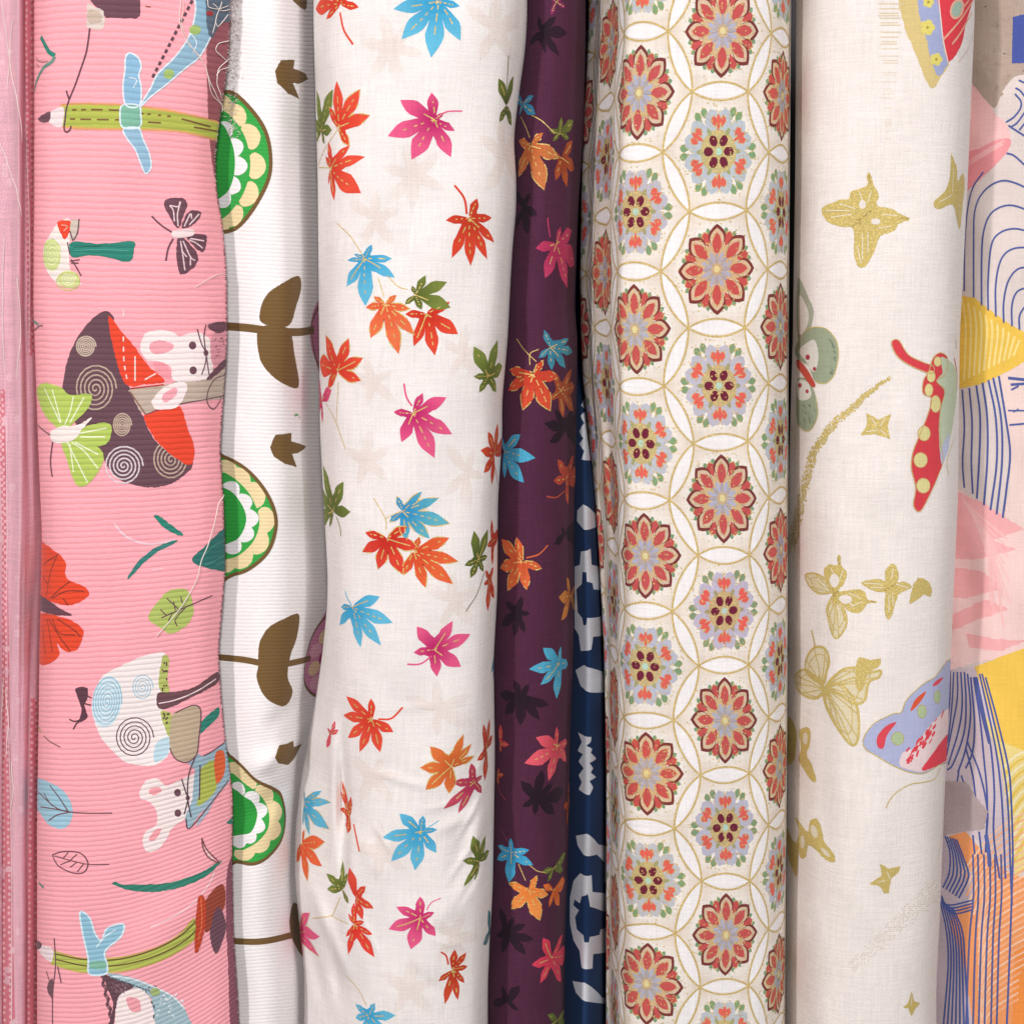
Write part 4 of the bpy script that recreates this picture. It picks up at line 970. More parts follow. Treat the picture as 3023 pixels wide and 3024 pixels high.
shroom('d 1180,660 1275,672 1400,740 1500,850 1560,970 1572,1080 1530,1210 1440,1300 1340,1342 1180,1345', 'd 1180,850 1300,860 1370,930 1405,1020 1380,1110 1320,1160 1180,1170',
       'd 1290,745 1370,795 1460,890 1515,1035 1480,1160 1385,1250 1290,1280', 'd 1330,862 1400,935 1435,1025 1410,1110 1340,1180', 'd 1240,1010')
shroom('g 1250,420 1310,448 1380,508 1460,588 1560,638 1602,680 1625,800 1602,930 1520,1030 1440,1065 1350,1052 1250,1050', 'g 1260,620 1340,640 1390,680 1440,712 1467,780 1442,870 1390,897 1260,880',
       'g 1330,530 1405,592 1510,668 1562,768 1555,872 1488,952 1400,1000', 'g 1365,640 1450,692 1493,760 1480,848 1432,908 1378,932', 'g 1330,790', .85, .9)
# ------------------------------------------------------------------ butterfly print (gold ink on cream)
b = bfly; GC = 'ccb868'
def g(st, col=GC, layer=2, gold=.9, **k): k.setdefault('rough', 1.3); b.fill(st, col, layer, gold=gold, **k)
def gl(st, wd=3.4, col=GC, layer=4, gold=.9, **k): b.line(st, wd, col, layer, gold=gold, **k)
CR = 'f4ebe4'
g('c 1225,-60 1470,-60 1470,60 1480,200 1505,350 1462,430 1410,503 1370,450 1330,350 1290,250 1250,150', 'dfc98a', 1, gold=.4)
b.fill('c 1335,-60 1450,-60 1455,80 1462,200 1480,300 1497,358 1440,432 1400,330 1375,220 1330,60', 'a9b2d8', 2, rough=1.2)
for q, r in (('c 1380,155', 22), ('c 1430,337', 18), ('c 1385,10', 16)):
    for k in range(5):
        x, y = pp(q)[0]; a = k * 1.2566; b.ell((x + r * .55 * math.cos(a), y + r * .6 * math.sin(a)), r * .5, r * .5, 'e9dc78', 3, n=10)
    b.ell(q, 4, 4, 'b09838', 4, n=8)
b.fill('c 1450,-60 1660,-60 1640,0 1600,130 1570,262 1500,352 1478,250 1462,130', 'ea4450', 2, rough=1.0); gl('c 1440,-40 1455,100 1470,230 1497,352', 4, 'f4e6dc', 3, 0)
for q in ('c 1640,0 1560,120 1470,225', 'c 1632,70 1565,190 1520,250', 'c 1625,-20 1560,60'): b.line(q, 6, 'f2b49a', 4)
b.ell('c 1548,50', 14, 24, 'a9c2b0', 4, rot=.3); b.ell('c 1548,50', 20, 31, 'f0b8a0', 3, rot=.3)
b.line('c 1648,160 1615,270 1560,350', 4, 'e8cfc0', 1)
for k in range(62):
    y = -20 + k * 13.5; x0, x1 = 1090 + k * .6, 1250 - k * 1.2; a = b.rnd.uniform(0, 20)
    if k < 24 or b.rnd.random() < .7: gl(f'c {x0 + a:.0f},{y:.0f} {x1 - b.rnd.uniform(0, 25):.0f},{y:.0f}', 3.2 if k < 22 else 2.2, 'e2d4b4' if k < 30 else 'ece2d0', 1, .3, smooth=False, dash=7 if k < 14 else 4)
g('c 778,1202 800,1170 880,1140 930,1132 950,1090 1035,1058 1033,1000 1052,985 1072,1050 1103,1110 1092,1172 1180,1190 1215,1215 1270,1238 1275,1255 1225,1272 1180,1320 1110,1345 1085,1420 1030,1515 985,1518 962,1440 958,1310 900,1292 820,1272')
b.ell('c 1010,1165', 10, 13, CR, 3); b.ell('c 1085,1262', 14, 9, CR, 3)
g('c 1515,878 1530,910 1548,960 1552,1030 1582,988 1592,1050 1582,1150 1565,1302 1545,1240 1522,1165 1440,1192 1416,1150 1480,1088 1508,1000')
# sage butterfly at the left edge
b.fill('c 640,1600 660,1600 700,1690 732,1770 722,1850 700,1931 650,1960 635,1800', 'b2b8a2', 1, rough=1.2); b.fill('c 648,1700 670,1700 705,1790 690,1870 650,1900', 'eeebe2', 2)
b.fill('f 630,40 700,-55 790,-62 852,0 872,90 850,200 800,252 740,242 700,150 640,115', 'a3ae92', 2, rough=1.2); b.fill('f 650,70 700,20 740,10 760,90 745,180 720,180 690,130', 'ebe8de', 3)
b.fill('f 640,230 700,238 745,330 757,430 722,512 680,522 640,482 633,350', 'a3ae92', 2, rough=1.2); b.fill('f 640,240 700,250 720,320 690,350 645,340', 'ebe8de', 3)
for k in range(26):
    a = b.rnd.uniform(-1.2, 1.1); x, y = 800 + 45 * math.cos(a), 100 + 110 * math.sin(a); b.line(f'f {x:.0f},{y:.0f} {x + 14:.0f},{y + 12:.0f}', 2.4, '7d8a74', 4, smooth=False)
    x, y = b.rnd.uniform(650, 740), b.rnd.uniform(370, 500); b.line(f'f {x:.0f},{y:.0f} {x + 8:.0f},{y + 16:.0f}', 2.4, '7d8a74', 4, smooth=False)
gl('f 640,60 690,-50 790,-62 855,0 874,90 850,205 800,254 745,245', 3); gl('f 745,330 757,430 722,514 680,524 640,485', 3)
b.fill('f 636,120 660,130 700,180 742,258 725,275 670,205 640,160', 'cc503e', 5)
for q, r in (('f 700,105', 8), ('f 738,172', 6), ('f 655,266', 7), ('f 696,300', 6)): b.ell(q, r * .8, r, 'b84450', 5)
# gold dust arc
arc = cr(pp('f 1182,210 1100,268 1020,330 950,400 860,470 800,550 740,640 700,760 672,880 650,980 630,1080 606,1190'), False, 12)
for i in range(1700):
    f = b.rnd.random() ** .72; x, y = arc[min(len(arc) - 1, int(f * len(arc)))]; wd = 4 + 11 * math.sin(min(1, f * 1.6) * math.pi * .5)
    if f < .45 and b.rnd.random() < .35: continue
    a = b.rnd.uniform(0, 6.28); r = wd * b.rnd.random() ** .6; x += r * math.cos(a); y += r * math.sin(a); s_ = b.rnd.uniform(1.6, 3.6)
    t, v = b.inv(x, y); b.convex([(t - s_, v - s_), (t + s_, v - s_ * .6), (t + s_ * .8, v + s_), (t - s_ * .7, v + s_ * .8)], C(GC), 1 + (i % 4), .9)
g('f 1033,423 1100,462 1172,428 1155,500 1167,572 1080,545 998,552 1035,490', smooth=False)
# red pod-like butterfly
RB = 'e04650'
def tan(st, w_=3.2): pts = cr(pp(st), True, 5); b.line(pts + [pts[0]], w_, 'd8b078', 7, smooth=False, gold=.5)
q1 = 'f 1175,22 1215,8 1270,90 1350,132 1412,158 1402,198 1300,162 1210,102'
b.fill(q1, RB, 3, rough=.8); tan(q1)
q2 = 'f 1410,112 1450,80 1492,110 1480,200 1430,240 1475,300 1450,420 1450,580 1468,690 1440,780 1400,872 1340,982 1300,952 1312,850 1288,740 1296,650 1330,560 1382,430 1402,340 1355,312 1356,240 1388,182'
b.fill(q2, RB, 3, rough=.8); tan(q2)
b.fill('f 1455,108 1510,130 1548,200 1545,330 1525,480 1495,620 1462,695 1445,580 1448,420 1478,300 1435,240 1465,190', 'c8d4b6', 4, rough=1.2); b.fill('f 1470,600 1500,540 1500,620 1480,680 1462,720 1452,660', 'c6cde4', 5)
for q, rx, ry in (('f 1400,215', 12, 17), ('f 1387,292', 12, 18), ('f 1425,372', 15, 25), ('f 1360,540', 18, 22), ('f 1340,692', 20, 22), ('f 1355,838', 20, 22), ('f 1437,130', 11, 14)): b.ell(q, rx, ry, 'eadf9c', 5, rough=.8); b.ring(q, rx, ry, 2.4, 'd8b078', 6)
gl('f 1535,560 1500,660 1490,720 1503,780', 2.4); b.line('f 1532,110 1548,200 1545,300', 5, 'e06058', 5); b.line('f 1540,0 1545,60', 5, 'c8c090', 4)
# gold butterflies
g('f 800,1372 790,1322 820,1288 868,1290 870,1240 886,1240 890,1290 922,1340 902,1402 872,1440 960,1430 1020,1440 1042,1488 1087,1495 1085,1507 1040,1512 1000,1562 940,1560 890,1515 850,1500 835,1450')
b.ell('f 850,1380', 14, 20, CR, 3); b.ell('f 912,1487', 20, 13, CR, 3); b.ell('f 865,1590', 10, 22, 'e4d6a8', 3, rot=.2); b.ell('f 755,1395', 20, 10, 'e4d6a8', 3, rot=.5)
g('f 1003,1390 1100,1370 1140,1382 1140,1322 1187,1283 1217,1340 1212,1390 1250,1384 1292,1420 1222,1452 1200,1502 1170,1597 1143,1582 1135,1500 1140,1450 1080,1442'); g('f 1300,1402 1330,1368 1372,1375 1403,1420 1396,1472 1360,1460 1320,1492 1278,1512 1285,1460')
gl('f 1322,1365 1345,1385', 3)
for q in ('f 720,1370 800,1430', 'f 760,1365 820,1440', 'f 830,1310 850,1350', 'f 900,1320 870,1400', 'f 850,1520 845,1670', 'f 885,1530 865,1660', 'f 930,1450 1000,1480', 'f 940,1530 1010,1500', 'f 880,1480 960,1520', 'f 1020,1395 1120,1400', 'f 1060,1420 1130,1420', 'f 1185,1310 1175,1370', 'f 1160,1460 1160,1560', 'f 1180,1450 1185,1520', 'f 1200,1400 1270,1420',
          'c 800,1200 940,1200', 'c 830,1240 950,1220', 'c 880,1160 970,1190', 'c 1060,1090 1040,1150', 'c 990,1090 1010,1140', 'c 980,1400 1000,1500', 'c 1010,1330 1010,1480', 'c 1040,1320 1040,1440', 'c 1120,1220 1210,1230', 'c 1100,1300 1170,1290', 'c 1530,960 1520,1100', 'c 1450,1150 1520,1110', 'c 1560,1160 1562,1260',
          'i 1150,1110 1165,1150', 'i 1100,1170 1140,1160', 'f 1060,450 1090,500', 'f 1140,450 1110,500', 'f 1100,520 1030,530', 'f 1110,520 1150,550', 'i 1290,1820 1288,1870'):
    b.line(q, 2.6, 'f2e9d4', 4)
for q in ('f 830,1480 870,1440', 'f 800,1380 850,1450 860,1520', 'f 1130,1440 1200,1400', 'c 950,1290 1060,1200', 'c 980,1250 1010,1300'): gl(q, 5, 'a89044')
for q in ('f 868,1245 878,1290', 'f 1040,1497 1085,1500', 'c 1045,990 1058,1060', 'c 1215,1240 1272,1246'): gl(q, 4, 'a89044')
gl('f 720,1663 732,1710 742,1765', 6)
GP = ('f 690,1830 735,1763 797,1768 820,1840 805,1900 790,1965 740,1950 690,1900', 'f 632,1915 690,1888 760,1950 792,2010 740,2053 660,2022 628,1960',
      'f 815,1965 900,1888 980,1878 1060,1902 1112,1893 1104,1930 1045,1962 1022,2062 960,2082 880,2030 820,2010', 'i 795,60 880,38 960,125 987,215 985,350 952,388 900,335 840,242 798,150')
def wing(q, body, fillc='e9dfc2', wd=8, veins=True):
    (bx, by), = pp(body); pts = cr(pp(q), True, 5); b.fill(q, fillc, 1, gold=.35, rough=.8)
    b.line(pts + [pts[0]], wd, GC, 3, smooth=False, gold=.9)
    inner = [(x + (bx - x) * .2, y + (by - y) * .2) for x, y in pts]; b.line(inner + [inner[0]], 3.2, GC, 3, smooth=False, gold=.9)
    if veins:
        for x, y in pp(q): b.line([(bx, by), ((x + bx) / 2 + 3, (y + by) / 2), (x, y)], 3.4, GC, 4, smooth=False, gold=.9)
for q, bd in zip(GP, ('f 775,1975', 'f 790,2000', 'i 800,45', 'i 800,60')): wing(q, bd)
gl('i 760,-10 790,60 800,120', 9)
g('i 985,-110 1060,-98 1112,-107 1104,-60 1040,-25 1020,60 985,80 970,20', layer=2)
wing('f 685,1350 740,1340 800,1372 840,1440 762,1452 710,1412', 'f 840,1450', wd=6); wing('f 840,1480 895,1520 920,1622 875,1702 842,1692 817,1600 808,1540', 'f 850,1470', wd=6)
g('i 650,312 680,288 712,298 712,380 692,440 722,500 747,590 722,592 680,532 648,472 660,400'); b.ell('i 685,350', 7, 18, 'e8dcc4', 3)
g('i 585,230 632,300 632,400 620,472 585,482')
g('i 628,798 662,840 700,882 712,820 752,808 782,880 792,940 842,1000 853,1052 800,1042 740,982 700,962 690,1022 660,1032 638,960 650,880'); b.ell('i 735,880', 9, 20, 'e8dcc4', 3, rot=-.3); b.ell('i 670,940', 6, 20, 'e8dcc4', 3); b.ell('i 800,1000', 6, 18, 'e8dcc4', 3, rot=-.8)
g('i 580,860 610,930 642,960 637,1132 610,1092 585,1000')
g('i 1108,1063 1160,1092 1227,1078 1212,1120 1172,1150 1160,1232 1135,1237 1110,1192 1048,1180 1090,1150 1120,1130', smooth=False); g('i 1290,1793 1305,1850 1337,1860 1312,1890 1290,1935 1270,1890 1238,1885 1270,1860', smooth=False)
# lavender and red butterfly at the right edge
q = 'i 1013,370 1030,320 1080,260 1180,210 1230,200 1260,130 1330,60 1370,28 1420,0 1530,-90 1530,420 1440,502 1360,547 1280,542 1180,502 1080,442 1030,412'
b.fill(q, 'b9bfe2', 2, rough=.8); pts = cr(pp(q), True, 5); b.line(pts, 3.2, GC, 6, smooth=False, gold=.8)
b.fill('i 1240,430 1300,402 1380,290 1470,198 1530,190 1530,430 1440,502 1350,540 1270,525 1220,500', 'f7dfe0', 3, rough=1); b.fill('i 1345,530 1420,420 1470,350 1530,290 1530,430 1440,502', 'f0485a', 4, rough=1)
for k in range(34):
    f = b.rnd.random(); x = 1255 + 200 * f + b.rnd.uniform(-25, 25); y = 480 - 230 * f + b.rnd.uniform(-30, 35); b.line(f'i {x:.0f},{y:.0f} {x + b.rnd.uniform(5, 22):.0f},{y - b.rnd.uniform(18, 42):.0f}', b.rnd.uniform(4, 11), 'ec4858', 4, smooth=False)
b.fill('i 1202,258 1150,275 1105,320 1090,360 1100,402 1130,402 1150,330', 'e8505c', 4); b.fill('i 1370,80 1310,128 1283,192 1312,172 1352,122', 'e8603c', 4); b.fill('i 1470,0 1430,20 1408,50 1440,40', 'e8505c', 4)
for q, rx, ry in (('i 1210,350', 18, 19), ('i 1348,195', 13, 19), ('i 1435,112', 9, 18)): b.ell(q, rx, ry, 'b9cda0', 4, rough=.8); b.ring(q, rx, ry, 2.4, 'ccb868', 5)
gl('i 1455,515 1420,580 1350,600 1280,612 1200,660 1160,710 1143,747', 3.2); b.line('i 1476,500 1468,800 1455,950 1438,1045', 3, 'eccab8', 2)
for k in range(420):
    f = b.rnd.random(); cx_, cy_ = 1440 - 500 * f, 1190 + 470 * f; d = b.rnd.uniform(-1, 1) * (50 - 25 * f)
    if f > .7 and b.rnd.random() < .55: continue
    gx = round((cx_ + d * .7) / 14) * 14 + (7 if round((cy_ + d) / 12) % 2 else 0); gy = round((cy_ + d) / 12) * 12
    b.ell(f'i {gx},{gy}', 1.7, 1.4, 'c4b48c' if f > .3 else 'd4c494', 1, n=6)
# ------------------------------------------------------------------ wave print
v = waves; NV = '5260a0'
def vf(st, col, layer=1, **k): k.setdefault('rough', 1.0); v.fill(st, col, layer, **k)
def vl(st, wd=5.4, col=NV, layer=5, **k): v.line(st, wd, col, layer, **k)
vf('q 380,-80 1200,-80 1200,700 966,705 860,740 760,870 690,1025 600,950 480,870 380,860', 'b5a294', 1)
for k in range(40):
    x, y = v.rnd.uniform(500, 1000), v.rnd.uniform(0, 850)
    if y > 650 and x > 800: continue
    vl(f'q {x:.0f},{y:.0f} {x + v.rnd.uniform(-40, 60):.0f},{y + v.rnd.uniform(-50, 50):.0f} {x + v.rnd.uniform(-70, 110):.0f},{y + v.rnd.uniform(-90, 90):.0f}', v.rnd.uniform(5, 12), v.rnd.choice(('bba99b', 'b09c8e', 'b8a698', 'b19f92')), 2)
vf('q 860,158 1200,90 1200,600 850,602', '4a5aa4', 3, smooth=False)
vf('q 380,800 600,950 700,1088 800,1178 832,1350 700,1560 440,1800 380,1850', 'f2c2c0', 1)
vf('q 380,1500 560,1400 700,1330 828,1320 830,1400 700,1562 440,1802 380,1850', 'ee9ca0', 2)
for k in range(16): vl(f'q {400 + k * 9:.0f},{1560 - k * 6 + 20 * (k % 3):.0f} {600 + k * 12:.0f},{1440 - k * 7 + 15 * (k % 3):.0f}', 5, 'f4b8b8', 3)
for q in ('q 915,760 1000,800 1100,860', 'q 885,835 930,862 1000,950', 'q 880,890 935,960 930,1030 870,1110 795,1160', 'q 1020,1000 966,1075 900,1165 850,1200', 'q 818,1190 900,1245 1100,1370', 'q 920,1235 1020,1110', 'q 800,1455 870,1478 966,1562 1100,1680'): vl(q)
for q in ('c 1592,1660 1594,1400 1610,1200 1640,1070 1700,980', 'c 1645,1695 1645,1400 1652,1200 1705,1088 1800,1030 1900,1050 2000,1110 2100,1200', 'c 1690,1740 1690,1500 1700,1330 1742,1218 1832,1170 1931,1190 2060,1260', 'c 1727,1770 1727,1600 1745,1400 1792,1328 1880,1303 1990,1330',
          'c 1770,1805 1770,1620 1800,1480 1862,1420 1960,1413 2060,1450', 'c 1815,1840 1815,1720 1842,1600 1902,1530 1990,1528', 'c 1862,1860 1862,1740 1892,1662 1960,1640 2040,1650', 'c 1905,1880 1905,1800 1940,1740'): vl(q)
vf('f 1480,-260 1580,-245 1650,-232 1750,-155 1850,-82 1945,-30 2010,40 1945,125 1850,180 1790,210 1700,255 1480,310', 'efc654', 2, smooth=False)
for k in range(11): vl(f'f {1580 + k * 33:.0f},{-230 + k * 24:.0f} {1600 + k * 30:.0f},{-60 + k * 8:.0f} {1590 + k * 28:.0f},{240 - k * 14:.0f}', 7, 'f7e090', 3)
vf('f 1790,215 1945,125 2200,0 2200,1200 1931,1090 1812,1022 1850,850 1852,650 1825,440', 'efd6cf', 1, smooth=False)
for q in ('f 1580,290 1592,500 1582,700 1592,850', 'f 1620,280 1636,480 1632,700 1640,885', 'f 1660,265 1682,450 1676,700 1663,912', 'f 1695,250 1722,450 1722,700 1703,950', 'f 1728,235 1770,450 1776,700 1740,978', 'f 1755,222 1800,450 1806,700 1775,1002', 'f 1787,212 1825,440 1852,650 1832,850 1810,1022'): vl(q, 6)
for q, wd in (('f 1840,224 1960,236', 9), ('f 1855,262 1980,254', 8), ('f 1858,292 1900,270', 6), ('f 1840,410 1960,410', 5), ('f 1848,492 1960,482', 6), ('f 1870,420 1900,400', 4)): vl(q, wd)
vf('f 1480,840 1560,858 1812,1022 2000,1110 2200,1180 2200,1700 1931,1780 1680,1842 1480,1900', 'f6d4d0', 1, smooth=False)
for q in ('f 1480,850 1560,875 1700,935 1931,1085 1755,1150 1890,1200 1650,1262 1480,1250', 'f 1480,1290 1700,1330 1805,1422 1600,1482 1480,1470', 'f 1720,1488 1845,1542 1700,1592 1560,1652 1480,1660 1480,1600', 'f 1600,1678 1945,1722 1800,1782 1620,1762'): vf(q, 'f5b4b4', 2, smooth=False, rough=2.5)
for k in range(22): vl(f'f {1570 + 9 * k:.0f},{900 + k * 13:.0f} {1800 + v.rnd.uniform(-60, 60):.0f},{1130 + k * 24 + v.rnd.uniform(-20, 20):.0f}', 4, 'f8c4c2', 3)
vf('f 1650,1872 1800,1812 2000,1738 2200,1650 2200,2400 1931,2350 1790,2290 1740,2130', 'f5cc58', 3, smooth=False)
vf('i 1700,200 1790,330 1931,350 2200,330 2200,1080 1990,1050 1880,1145 1862,900 1800,500', 'f2dc8c', 2, smooth=False)
for k in range(14): vl(f'i {1810 + k * 4:.0f},{520 + k * 42:.0f} {1900 + k * 5:.0f},{440 + k * 34:.0f} {2080},{380 + k * 30:.0f}', 7, ('f8ecc0', 'eccb58')[k % 2], 3)
vf('i 1420,-60 1700,-60 1740,250 1800,500 1860,900 1850,1100 1700,950 1600,880 1480,900 1420,900', 'd6c6cc', 1, smooth=False)
for q in ('i 1512,-40 1508,150 1490,270', 'i 1532,-30 1522,150 1500,350 1480,400', 'i 1552,-30 1552,120 1520,300 1490,450', 'i 1572,-30 1580,150 1560,300 1500,500', 'i 1592,-30 1602,150 1590,320 1530,490 1495,530', 'i 1610,-20 1628,200 1602,400 1555,545', 'i 1628,0 1650,250 1640,420 1600,520', 'i 1600,400 1640,560 1655,690', 'i 1610,370 1680,550 1722,750 1718,900',
          'i 1645,0 1682,250 1702,450 1722,700 1712,1000', 'i 1662,0 1702,200 1742,400 1762,650 1758,900 1792,1150', 'i 1678,-20 1722,180 1772,420 1800,650 1815,900 1825,1150', 'i 1692,-20 1742,180 1802,450 1832,650 1845,850 1852,1050 1862,1300', 'i 1712,0 1782,260 1842,520 1857,700 1867,1000 1862,1200 1852,1500 1832,2000',
          'i 1575,560 1600,640', 'i 1560,540 1545,640', 'i 1640,900 1650,1010', 'i 1675,880 1690,1010'): vl(q, 5.2)
vl('i 1655,0 1690,200 1735,380', 8, '56629c', 5); vl('i 1715,900 1730,1000 1735,1080', 11, '5a6cb0', 5)
vf('i 1440,590 1600,598 1725,765 1702,865 1600,880 1440,905', 'b8a6a6', 6, smooth=False, rough=2)
vf('i 1505,905 1600,880 1700,1000 1765,1040 1862,1132 1931,1140 2200,1000 2200,2100 1655,2100 1602,1700 1542,1500 1505,1400 1540,1330 1640,1280 1652,1130 1560,1000', 'f3a066', 2, smooth=False)
vf('i 1880,1550 2200,1300 2200,2100 1860,2100', 'f5954a', 3, smooth=False)
for k in range(30):
    a = k * 36; vl(f'i {1560 + min(k, 8) * 14:.0f},{1560 + a - 420:.0f} {1720},{1330 + a - 400:.0f} {1850},{1240 + a - 420:.0f} {2080},{1130 + a - 430:.0f}', 6, ('f8c9a8', 'f7b488')[k % 2], 4)
vf('i 1900,1700 2100,1480 2200,1600 2200,2100 1900,2100', 'f59648', 5, smooth=False)
for x0, x1 in ((1640, 1600), (1668, 1640), (1702, 1672), (1735, 1705), (1765, 1742), (1800, 1775)): vl(f'i {x0},1010 {x0 + 3},1250 {(x0 + x1) / 2:.0f},1500 {x1},2000', 5.2, '5a6296', 5)
vf('i 1400,900 1480,895 1520,960 1560,1010 1640,1120 1640,1270 1560,1320 1510,1360 1560,1560 1640,1750 1650,2050 1400,2050', 'c9b9c0', 1, smooth=False)
for k in range(6): vl(f'i {1482 + k * 13:.0f},{905 + k * 4:.0f} {1510 + k * 16:.0f},{1000 + k * 8:.0f} {1505 + k * 22:.0f},{1120 + k * 4:.0f} {1470 + k * 18:.0f},{1200 + k * 12:.0f}', 5.2, NV, 6)
for k in range(4): vl(f'i 1460,{1245 + k * 14} {1500 + k * 10},{1300 + k * 16} {1640},{1272 + k * 18}', 5.2, NV, 6)
for k in range(7): vl(f'i {1455 + k * 12},{1280 + k * 6} {1490 + k * 15},{1450} {1500 + k * 16},{1650} {1470 + k * 24},{2020}', 5.2, NV, 6)
# ------------------------------------------------------------------ sheer pink muslin at the left edge
s_ = sheer
for y0, y1, xa, xb in ((-200, 1050, lambda y: 70 + y * .012, lambda y: 101), (2060, 3250, lambda y: 90 - (y - 2060) * .016, lambda y: 112), (1150, 3250, lambda y: -6 + min(12, (y - 1150) * .03), lambda y: 10 + (y - 1150) * .016)):
    n = 22; A = []; Bp = []
    for k in range(n + 1):
        y = y0 + (y1 - y0) * k / n; A.append((xa(y), y)); Bp.append((xb(y) + 4, y))
    s_.poly(s_.m(A + Bp[::-1]), C('dd7c8a'), 1)
    y = y0
    while y < y1:
        m_ = (xa(y) + xb(y)) / 2; h = (xb(y) - xa(y)) * .28
        for d in (-h, h):
            s_.ell((m_ + d + s_.rnd.uniform(-1.5, 1.5), y + (9 if d > 0 else 0) + s_.rnd.uniform(-2, 2)), 4.2, 5.2, 'f2bcc4', 3, n=10)
        y += 19
for q in ((70, -100, 86, 1050), (88, 1400, 78, 3200), (20, 1250, 34, 3200)):
    s_.line([(q[0], q[1]), (q[0] + 2, (q[1] * 2 + q[3]) / 3), (q[2] + 1, (q[1] + 2 * q[3]) / 3), (q[2], q[3])], 3.4, 'f2ccd4', 4)
for k in range(70):
    s_.ell((s_.rnd.uniform(-40, 66), s_.rnd.uniform(-50, 3100)), s_.rnd.uniform(6, 12), s_.rnd.uniform(8, 16), s_.rnd.choice(('e9b3c0', 'efc0ca')), 1 if k % 2 else 2, rough=2)
# ------------------------------------------------------------------ build the bolts
def bend_pink(px, py):
    x = np.clip((px - 110) / 560, -.3, 1.2)
    a = np.interp(py, [50, 700, 1400, 2000, 2350, 2750], [-67, 20, 0, 10, 60, 90]); b2 = np.interp(py, [50, 700, 1400, 2000, 2350, 2750], [102, 0, -26, -60, -150, -250])
    return a * x + b2 * x * x
def cum(y0, s0_, y1, s1_):
    """ribs counted down the cloth while their spacing goes from s0_ to s1_"""
    g_ = np.arange(-700, 3900, 10.0); sp = np.interp(g_, [y0, y1], [s0_, s1_]); c = np.cumsum(10.0 / sp)
    return lambda y: np.interp(y, g_, c)
cp = cum(0, 19.6, 2800, 14.2)
phase_pink = lambda px, py: cp(py - bend_pink(px, py))
cw = cum(0, 12.6, 2800, 10.2)
def phase_white(px, py):
    x = np.clip((px - 640) / 300, -.3, 1.3)
    return cw(py - (np.interp(py, [0, 1000, 2000, 2400, 3000], [25, 18, 6, -30, -12]) * x - np.interp(py, [0, 1900, 2300, 2700], [0, 10, 50, 10]) * x * x))
BOLTS = [
 ('fabric_bolt', 'pale pink dotted muslin folded at the far left edge', sheer, fabric('muslin_cloth', 6.5, 1.0, weave_col=.17, blot=.06, sheen=.08), C('e8b2bf'), None, 'muslin'),
 ('fabric_bolt', 'pink ribbed corduroy printed with mice, mushrooms and pencils, frayed along its right edge', pink, fabric('pink_corduroy', 3.5, .12, rib=True, weave_col=.03, blot=.02, sheen=.12, ribstr=.5, ribd=.45), C('fdacb6'), phase_pink, 'corduroy'),
 ('fabric_bolt', 'white ribbed corduroy with half-round green mushrooms and brown leaves beside the pink corduroy', white, fabric('white_corduroy', 3.2, .12, rib=True, weave_col=.02, blot=.01, sheen=.06, ribstr=.33, ribd=.3), C('f6f2f2'), phase_white, 'corduroy'),
 ('fabric_bolt', 'white cotton scattered with red, pink, blue and green maple leaves', leaf, fabric('leaf_cotton', 5.4, .8, weave_col=.10, blot=.012), C('f7f1ee'), None, 'cotton'),
 ('fabric_bolt', 'dark plum cotton with orange, blue and black maple leaves', plum, fabric('plum_cotton', 5.4, .6, weave_col=.20, blot=.05), C('50243f'), None, 'cotton'),
 ('fabric_bolt', 'narrow navy cotton with white ikat shapes in the gap left of the flower medallions', navy, fabric('navy_cotton', 5.4, .3, weave_col=.08, blot=.03), C('1c3862'), None, 'cotton'),
 ('fabric_bolt', 'cream cotton with red and lavender flower medallions in interlocking gold circles', floral, fabric('floral_cotton', 5.2, .8, weave_col=.11, blot=.012), floral_base, None, 'cotton'),
 ('fabric_bolt', 'cream cotton with gold butterflies and one lavender and red butterfly', bfly, fabric('butterfly_cotton', 5.2, .8, weave_col=.095, blot=.012), C('f8f0eb'), None, 'cotton'),
 ('fabric_bolt', 'greyish cotton with navy waves and yellow, pink and orange patches at the far right edge', waves, fabric('wave_cotton', 5.6, .6, weave_col=.09, blot=.03), C('e0d3ce'), None, 'cotton'),
]
TH = {}
for nm, lab, cl, mat, base, ph, part in BOLTS:
    t = thing(nm, lab, 'fabric bolt', group='bolts of printed fabric standing side by side')
    cl.build(mat, base, name=part, parent=t, phase=ph)
    TH[cl] = t
# ------------------------------------------------------------------ frayed edges and loose threads
rnd = random.Random(21)
fray_m = plain('brown_fray', C('6a4650')); fray_w = plain('white_thread', C('f4e6e0')); fray_p = plain('pink_fray', C('f0939f'))
fr, fw = [], []
jr = pink.nT - 2
py = -40
while py < 3100:
    i = int(min(max((pink.inv(600, py)[1] - pink.V0) / pink.dv, 0), pink.nV - 2)); base_p = Vector(pink.P[i, jr]); nrm = Vector(pink.N[i, jr])
    for q in range(3):
        l = rnd.uniform(3, 10) * S0; dz = rnd.uniform(-4, 4) * S0
        a = base_p + Vector((-3 * S0, 0, rnd.uniform(-6, 6) * S0)) + nrm * .8 * S0
        path = [a, a + Vector((l * .5, -.2 * S0, dz * .5)), a + Vector((l, rnd.uniform(-1, 2) * S0, dz))]
        (fw if (rnd.random() < (.55 if py < 560 else .12)) else fr).append(path)
    py += 9
tubes('frayed_edge', fr, .75 * S0, fray_m, TH[pink]); tubes('pale_fray', fw, .6 * S0, fray_w, TH[pink])
def thread(cl, pts, r, mat, th, lift=2.5, name='loose_thread'):
    path = []
    for k, (x, y) in enumerate(cr(pts, False, 8)):
        path.append(Vector(cl.wp((x, y), lift + 1.5 * math.sin(k * .7))))
    return tubes(name, [path], r * S0, mat, th, 5)
